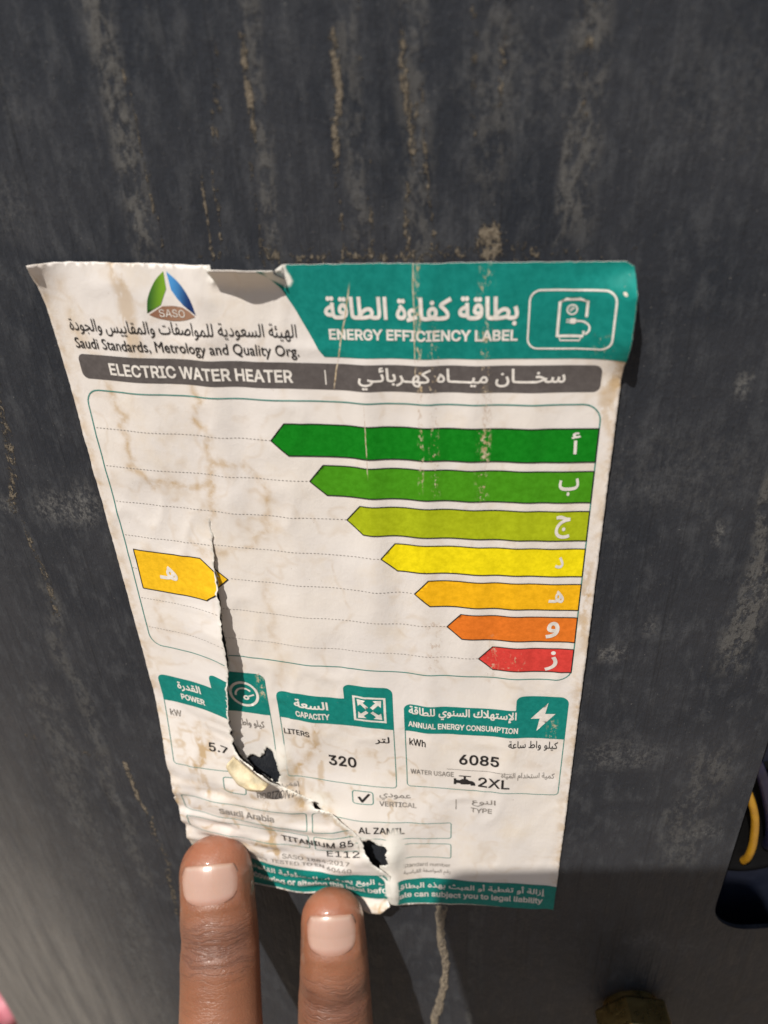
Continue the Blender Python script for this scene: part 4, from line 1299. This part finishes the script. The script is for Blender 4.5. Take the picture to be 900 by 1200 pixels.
def build_hand():
    # centre lines in label millimetres (u, v, h) with radius (mm), fingertip first
    mid = [(9.4, 129.2, 8.3, 8.05), (12.3, 139.3, 16.5, 8.35), (15.1, 150.7, 27.0, 8.8), (18.5, 161, 38, 9.3), (22.0, 176, 48, 9.6), (25.5, 197, 60, 10.2), (28.5, 214, 70, 11.5)]
    idx = [(34.6, 139.0, 8.2, 7.0), (35.5, 147.4, 13.0, 7.55), (35.8, 162.0, 18.0, 8.4), (37.5, 176.0, 25.0, 8.8), (41.5, 192, 36, 9.2), (45.5, 208, 50, 9.8), (48.0, 222, 62, 11.2)]
    ring = [(10, 224, 44, 7.2), (8.5, 212, 36, 7.8), (7.5, 196, 38, 8.4), (9.0, 187, 50, 8.8), (10.5, 203, 62, 9.6), (12.0, 218, 72, 11)]
    little = [(-4, 232, 50, 6.4), (-6, 222, 42, 6.9), (-7, 208, 44, 7.4), (-6, 202, 54, 7.8), (-4.5, 214, 66, 8.6), (-2.5, 228, 76, 10)]
    thumb = [(66, 218, 34, 8.2), (67, 226, 42, 9.2), (66, 240, 56, 10.2), (61, 256, 72, 11.4), (52, 272, 92, 14)]
    meta = [[(28.5, 214, 70, 11.5), (28, 240, 84, 13), (27, 270, 104, 15), (27, 292, 120, 18)],
            [(48, 222, 62, 11.2), (45, 246, 80, 13), (38, 274, 102, 15), (32, 292, 120, 18)],
            [(12, 218, 72, 11), (14, 244, 86, 13), (18, 272, 106, 15), (22, 292, 120, 18)],
            [(-2.5, 228, 76, 10), (2, 250, 90, 12), (10, 276, 110, 15), (18, 294, 122, 17)],
            [(52, 272, 92, 14), (42, 284, 108, 15), (32, 294, 120, 17)]]
    arm = [(20, 290, 119, 19), (24, 310, 134, 19), (27, 345, 158, 22), (27, 410, 198, 28), (27, 480, 240, 32)]
    arm2 = [(32, 290, 119, 19), (32, 310, 134, 19), (30, 345, 158, 22), (30, 410, 198, 28), (30, 480, 240, 32)]
    V, F = [], []

    def world(c): return P(c[0], c[1], c[2])

    def dense(ch, n):
        return [(world(s), s[3] / 1000) for s in spline(ch, n)]

    def addtube(ch, n, flat=1.0, seg=28, dor=None):
        d = dense(ch, n)
        p0, r0 = d[0]; t0 = (d[1][0] - p0).normalized()
        pts, rad = [], []
        for k in range(10):                          # rounded tip
            a = k / 10 * math.pi / 2
            pts.append(p0 - t0 * r0 * 0.98 * math.cos(a)); rad.append(max(r0 * math.sin(a) ** 0.86, 1e-4))
        for p, r_ in d: pts.append(p); rad.append(r_)
        p1, r1 = d[-1]; t1 = (p1 - d[-2][0]).normalized()
        for k in range(1, 7):
            a = k / 6 * math.pi / 2
            pts.append(p1 + t1 * r1 * math.sin(a)); rad.append(max(r1 * math.cos(a), 1e-4))
        base = len(V)
        v, f = tube(pts, rad, seg)
        if dor is not None:                          # flatten slightly along the back-of-finger direction
            for i, p in enumerate(pts):
                for k in range(seg):
                    q = v[i * seg + k] - p
                    v[i * seg + k] = p + q - dor * (q.dot(dor) * (1 - flat))
        V.extend(v); F.extend([tuple(base + i for i in ff) for ff in f])

    def dorsal(ch, roll):
        a = world(ch[0]); b = world(ch[2])
        t = (b - a).normalized()
        d = (CAM - a); d = (d - t * d.dot(t)).normalized()
        return Matrix.Rotation(math.radians(roll), 3, t) @ d, t
    d_mid, t_mid = dorsal(mid, 16)
    d_idx, t_idx = dorsal(idx, 4)
    addtube(mid, 60, 0.90, 40, d_mid); addtube(idx, 60, 0.90, 40, d_idx)
    for ch in (ring, little, thumb): addtube(ch, 40)
    for ch in meta: addtube(ch, 24)
    addtube(arm, 40); addtube(arm2, 40)
    me = pydata('hand_base', V, F)
    tmp = bpy.data.objects.new('hand_base', me); COL.objects.link(tmp)
    md = tmp.modifiers.new('r', 'REMESH'); md.mode = 'VOXEL'; md.voxel_size = 0.0009
    md2 = tmp.modifiers.new('s', 'SMOOTH'); md2.factor = 0.5; md2.iterations = 5
    dg = bpy.context.evaluated_depsgraph_get(); dg.update()
    body = bpy.data.meshes.new_from_object(tmp.evaluated_get(dg))
    bpy.data.objects.remove(tmp); bpy.data.meshes.remove(me)
    co = np.zeros(len(body.vertices) * 3); body.vertices.foreach_get('co', co); co = co.reshape(-1, 3)
    along = np.full(len(co), 99.0); across = np.zeros(len(co)); dors = np.zeros(len(co)); best = np.full(len(co), 1e9)
    disp = np.zeros_like(co)
    nail_info = []
    for ch, dv, tv in ((mid, d_mid, t_mid), (idx, d_idx, t_idx)):
        dn = dense(ch, 80)
        pts = np.array([tuple(p) for p, _ in dn]); rad = np.array([r_ for _, r_ in dn])
        t0 = pts[1] - pts[0]; t0 /= np.linalg.norm(t0)
        # extend to the very tip
        pts = np.vstack([pts[0] - t0 * rad[0], pts]); rad = np.concatenate([[rad[0]], rad])
        s = np.concatenate([[0], np.cumsum(np.linalg.norm(np.diff(pts, axis=0), axis=1))])
        dvec = np.array(dv)
        near = np.nonzero(np.linalg.norm(co - pts[5], axis=1) < 0.09)[0]
        for st in range(0, len(near), 8000):
            ii = near[st:st + 8000]; q = co[ii]
            dd = np.linalg.norm(q[:, None] - pts[None], axis=2)
            k = dd.argmin(1); dm = dd[np.arange(len(ii)), k]
            ok = (dm < rad[k] * 1.5) & (dm < best[ii])
            k0 = np.clip(k, 0, len(pts) - 2)
            tg = pts[k0 + 1] - pts[k0]; tg /= np.linalg.norm(tg, axis=1)[:, None]
            al = s[k0] + ((q - pts[k0]) * tg).sum(1)
            loc = q - pts[k0]
            sid = np.cross(tg, dvec); sid /= np.linalg.norm(sid, axis=1)[:, None]
            x = (loc * sid).sum(1); y = (loc * dvec).sum(1)
            ang = np.arctan2(x, y)
            j = ii[ok]
            along[j] = al[ok] * 1000; across[j] = (ang * rad[k])[ok] * 1000 + (100 if ch is idx else 0)
            dors[j] = np.clip((np.cos(ang[ok]) - 0.15) / 0.5, 0, 1); best[j] = dm[ok]
            # soft-tissue shaping: knuckle pads, folds, the nail bed and its rim
            T = al * 1000; A = ang
            g = 0.35 * np.exp(-((T - 17.5) / 2.6) ** 2) + 0.42 * np.exp(-((T - 25.0) / 3.4) ** 2) - 0.28 * np.exp(-((T - 21.3) / 1.5) ** 2)
            fold = 0
            for c_, w_, a_ in ((18.9, 0.45, 0.16), (20.6, 0.55, 0.26), (22.4, 0.6, 0.30), (24.6, 0.5, 0.2), (28.0, 0.5, 0.10)):
                cc = c_ + 0.5 * vnoise(A * 2.2 + c_, 0.5, 81 if ch is mid else 82)
                fold = fold + a_ * np.exp(-((T - cc) / w_) ** 2)
            g = g - fold
            g = g * np.clip((np.cos(A) + 0.1) / 0.8, 0, 1)
            n0, n1 = (4.4, 12.6) if ch is mid else (3.0, 11.6)
            wn = 0.86
            e_ = np.maximum(np.abs(A) / wn, np.abs(T - (n0 + n1) / 2) / ((n1 - n0) / 2))
            bed = -0.30 * (1 - sstep(0.75, 1.0, e_)) + 0.22 * np.exp(-((e_ - 1.14) / 0.12) ** 2) * (T > n0 + 2.5)
            g = g + np.where(np.cos(A) > 0, bed, 0)
            out = loc - tg * (loc * tg).sum(1)[:, None]
            out /= np.linalg.norm(out, axis=1)[:, None] + 1e-9
            disp[j] = (out * g[:, None] / 1000)[ok]
        nail_info.append((pts, rad, s, dvec, (4.4, 12.6) if ch is mid else (3.0, 11.6)))
    co = co + disp
    body.vertices.foreach_set('co', co.astype(np.float32).ravel()); body.update()
    for nm, val in (('along', along), ('across', across), ('dorsal', dors)):
        a = body.attributes.new(nm, 'FLOAT', 'POINT'); a.data.foreach_set('value', val.astype(np.float32))
    body.name = 'palm_and_fingers'
    body.materials.clear()
    link('palm_and_fingers', body, skin_material(), hand)
    mn = nail_material()
    for pts, rad, s, dvec, (n0, n1) in nail_info:
        NU, NV = 24, 24
        V2, F2, al, ac = [], [], [], []
        for j in range(NV + 1):
            tt = j / NV
            for i in range(NU + 1):
                x = -1 + 2 * i / NU
                # rounded plate: flatter at the free edge, fuller at the base
                y = 2 * tt - 1
                kk = 0.55 if y < 0 else 0.98
                x2 = x * math.sqrt(1 - 0.5 * kk * y * y); y2 = y * math.sqrt(1 - 0.5 * kk * x * x)
                T = (n0 + n1) / 2 + (n1 - n0) / 2 * y2
                A = x2 * 0.90
                k = int(np.clip(np.searchsorted(s, T / 1000) - 1, 0, len(pts) - 2))
                tg = pts[k + 1] - pts[k]; tg = tg / np.linalg.norm(tg)
                c = pts[k] + tg * (T / 1000 - s[k])
                sd_ = np.cross(tg, dvec); sd_ /= np.linalg.norm(sd_)
                dd_ = np.cross(sd_, tg)
                Tt = T / 1000; r0 = rad[1]
                rr = rad[k]
                if Tt < r0:
                    rr = r0 * max(0.05, math.sqrt(max(0, 1 - ((r0 - Tt) / r0) ** 2))) ** 0.86
                    # the nail runs out straighter than the fingertip pad
                    rr = rr * 0.72 + r0 * 0.28 * min(1, 0.86 + 0.14 * Tt / r0)
                edge = min(1 - abs(x), 1 - tt, 0.06 + tt)
                hgt = 0.30 * math.sin(min(1, max(edge, 0) / 0.22) * math.pi / 2) - 0.40
                ra_, rb_ = rr * 0.985, rr * 0.90 + hgt / 1000
                V2.append(c + sd_ * (ra_ * math.sin(A)) + dd_ * (rb_ * math.cos(A)))
                al.append(tt); ac.append(x)
        Wn = NU + 1
        for j in range(NV):
            for i in range(NU):
                a = j * Wn + i
                F2.append((a, a + 1, a + Wn + 1, a + Wn))
        nm_ = pydata('fingernail', V2, F2)
        for nm, val in (('along', al), ('across', ac)):
            a = nm_.attributes.new(nm, 'FLOAT', 'POINT'); a.data.foreach_set('value', np.array(val, np.float32))
        bm = bmesh.new(); bm.from_mesh(nm_); bmesh.ops.recalc_face_normals(bm, faces=bm.faces); bm.to_mesh(nm_); bm.free()
        o = link('fingernail', nm_, mn, hand)
        md = o.modifiers.new('thickness', 'SOLIDIFY'); md.thickness = 0.0004; md.offset = 0


build_hand()


# ------------------------------------------------------------------ the phone that takes the picture (its shadow falls on the lower right)
def build_phone():
    root = empty('smartphone', CAM - ROT @ Vector((0.024, 0.0665, -0.0075)), 'dark smartphone held upright in front of the water heater', 'smartphone')
    m_body = noisy('phone_shell', (0.03, 0.032, 0.036), (0.04, 0.042, 0.046), 90, 0.35)
    m_glass = noisy('phone_screen', (0.008, 0.008, 0.009), (0.01, 0.01, 0.011), 90, 0.08)
    def slab(name, x0, x1, y0, y1, z0, z1, r, mat, bev=0.0012):
        loop = rrect(x0, y0, x1, y1, r)
        n = len(loop)
        prof = [(bev, z0), (0, z0 + bev), (0, z1 - bev), (bev, z1)]
        cx, cy = (x0 + x1) / 2, (y0 + y1) / 2
        V, F = [], []
        for ins, z in prof:
            kx = 1 - ins / ((x1 - x0) / 2); ky = 1 - ins / ((y1 - y0) / 2)
            for x, y in loop:
                V.append(CAM + ROT @ Vector((cx + (x - cx) * kx, cy + (y - cy) * ky, z)))
        for j in range(len(prof) - 1):
            for i in range(n):
                i2 = (i + 1) % n
                F.append((j * n + i, j * n + i2, (j + 1) * n + i2, (j + 1) * n + i))
        F.append(tuple(reversed(range(n)))); F.append(tuple(range((len(prof) - 1) * n, len(prof) * n)))
        return link(name, pydata(name, V, F), mat, root, False)
    x0, x1, y0, y1 = -0.062, 0.014, -0.139, 0.0258
    slab('body', x0, x1, y0, y1, 0.0030, 0.0115, 0.009, m_body)
    slab('screen', x0 + 0.002, x1 - 0.002, y0 + 0.002, y1 - 0.002, 0.0116, 0.0122, 0.007, m_glass, 0.0002)
    slab('camera_bump', -0.030, 0.010, -0.012, 0.012, 0.0016, 0.0029, 0.006, m_body, 0.0004)


build_phone()


# ------------------------------------------------------------------ a scrap of pink plastic on the ground behind the heater
def build_scrap():
    c = Vector((-0.535, -0.055, 0))
    m = noisy('pink_plastic', (0.55, 0.20, 0.24), (0.42, 0.10, 0.13), 40, 0.5)
    V, F = [], []
    nu, nv = 28, 14
    for j in range(nv + 1):
        b = math.pi * j / nv
        for i in range(nu):
            a = 2 * math.pi * i / nu
            k = 1 + 0.28 * float(vnoise(math.cos(a) * 2 + 5, math.sin(a) * 2 + b * 1.5, 91)) + 0.12 * float(vnoise(a * 3, b * 4, 92))
            z = 0.022 * math.cos(b) * k + 0.018
            V.append(c + Vector((0.034 * k * math.sin(b) * math.cos(a), 0.026 * k * math.sin(b) * math.sin(a), max(z, 0.0) - 0.004)))
    for j in range(nv):
        for i in range(nu):
            i2 = (i + 1) % nu
            F.append((j * nu + i, (j + 1) * nu + i, (j + 1) * nu + i2, j * nu + i2))
    o = link('plastic_scrap', pydata('plastic_scrap', V, F), m)
    tag(o, 'small crumpled pink plastic scrap lying on the sandy ground', 'scrap')


build_scrap()
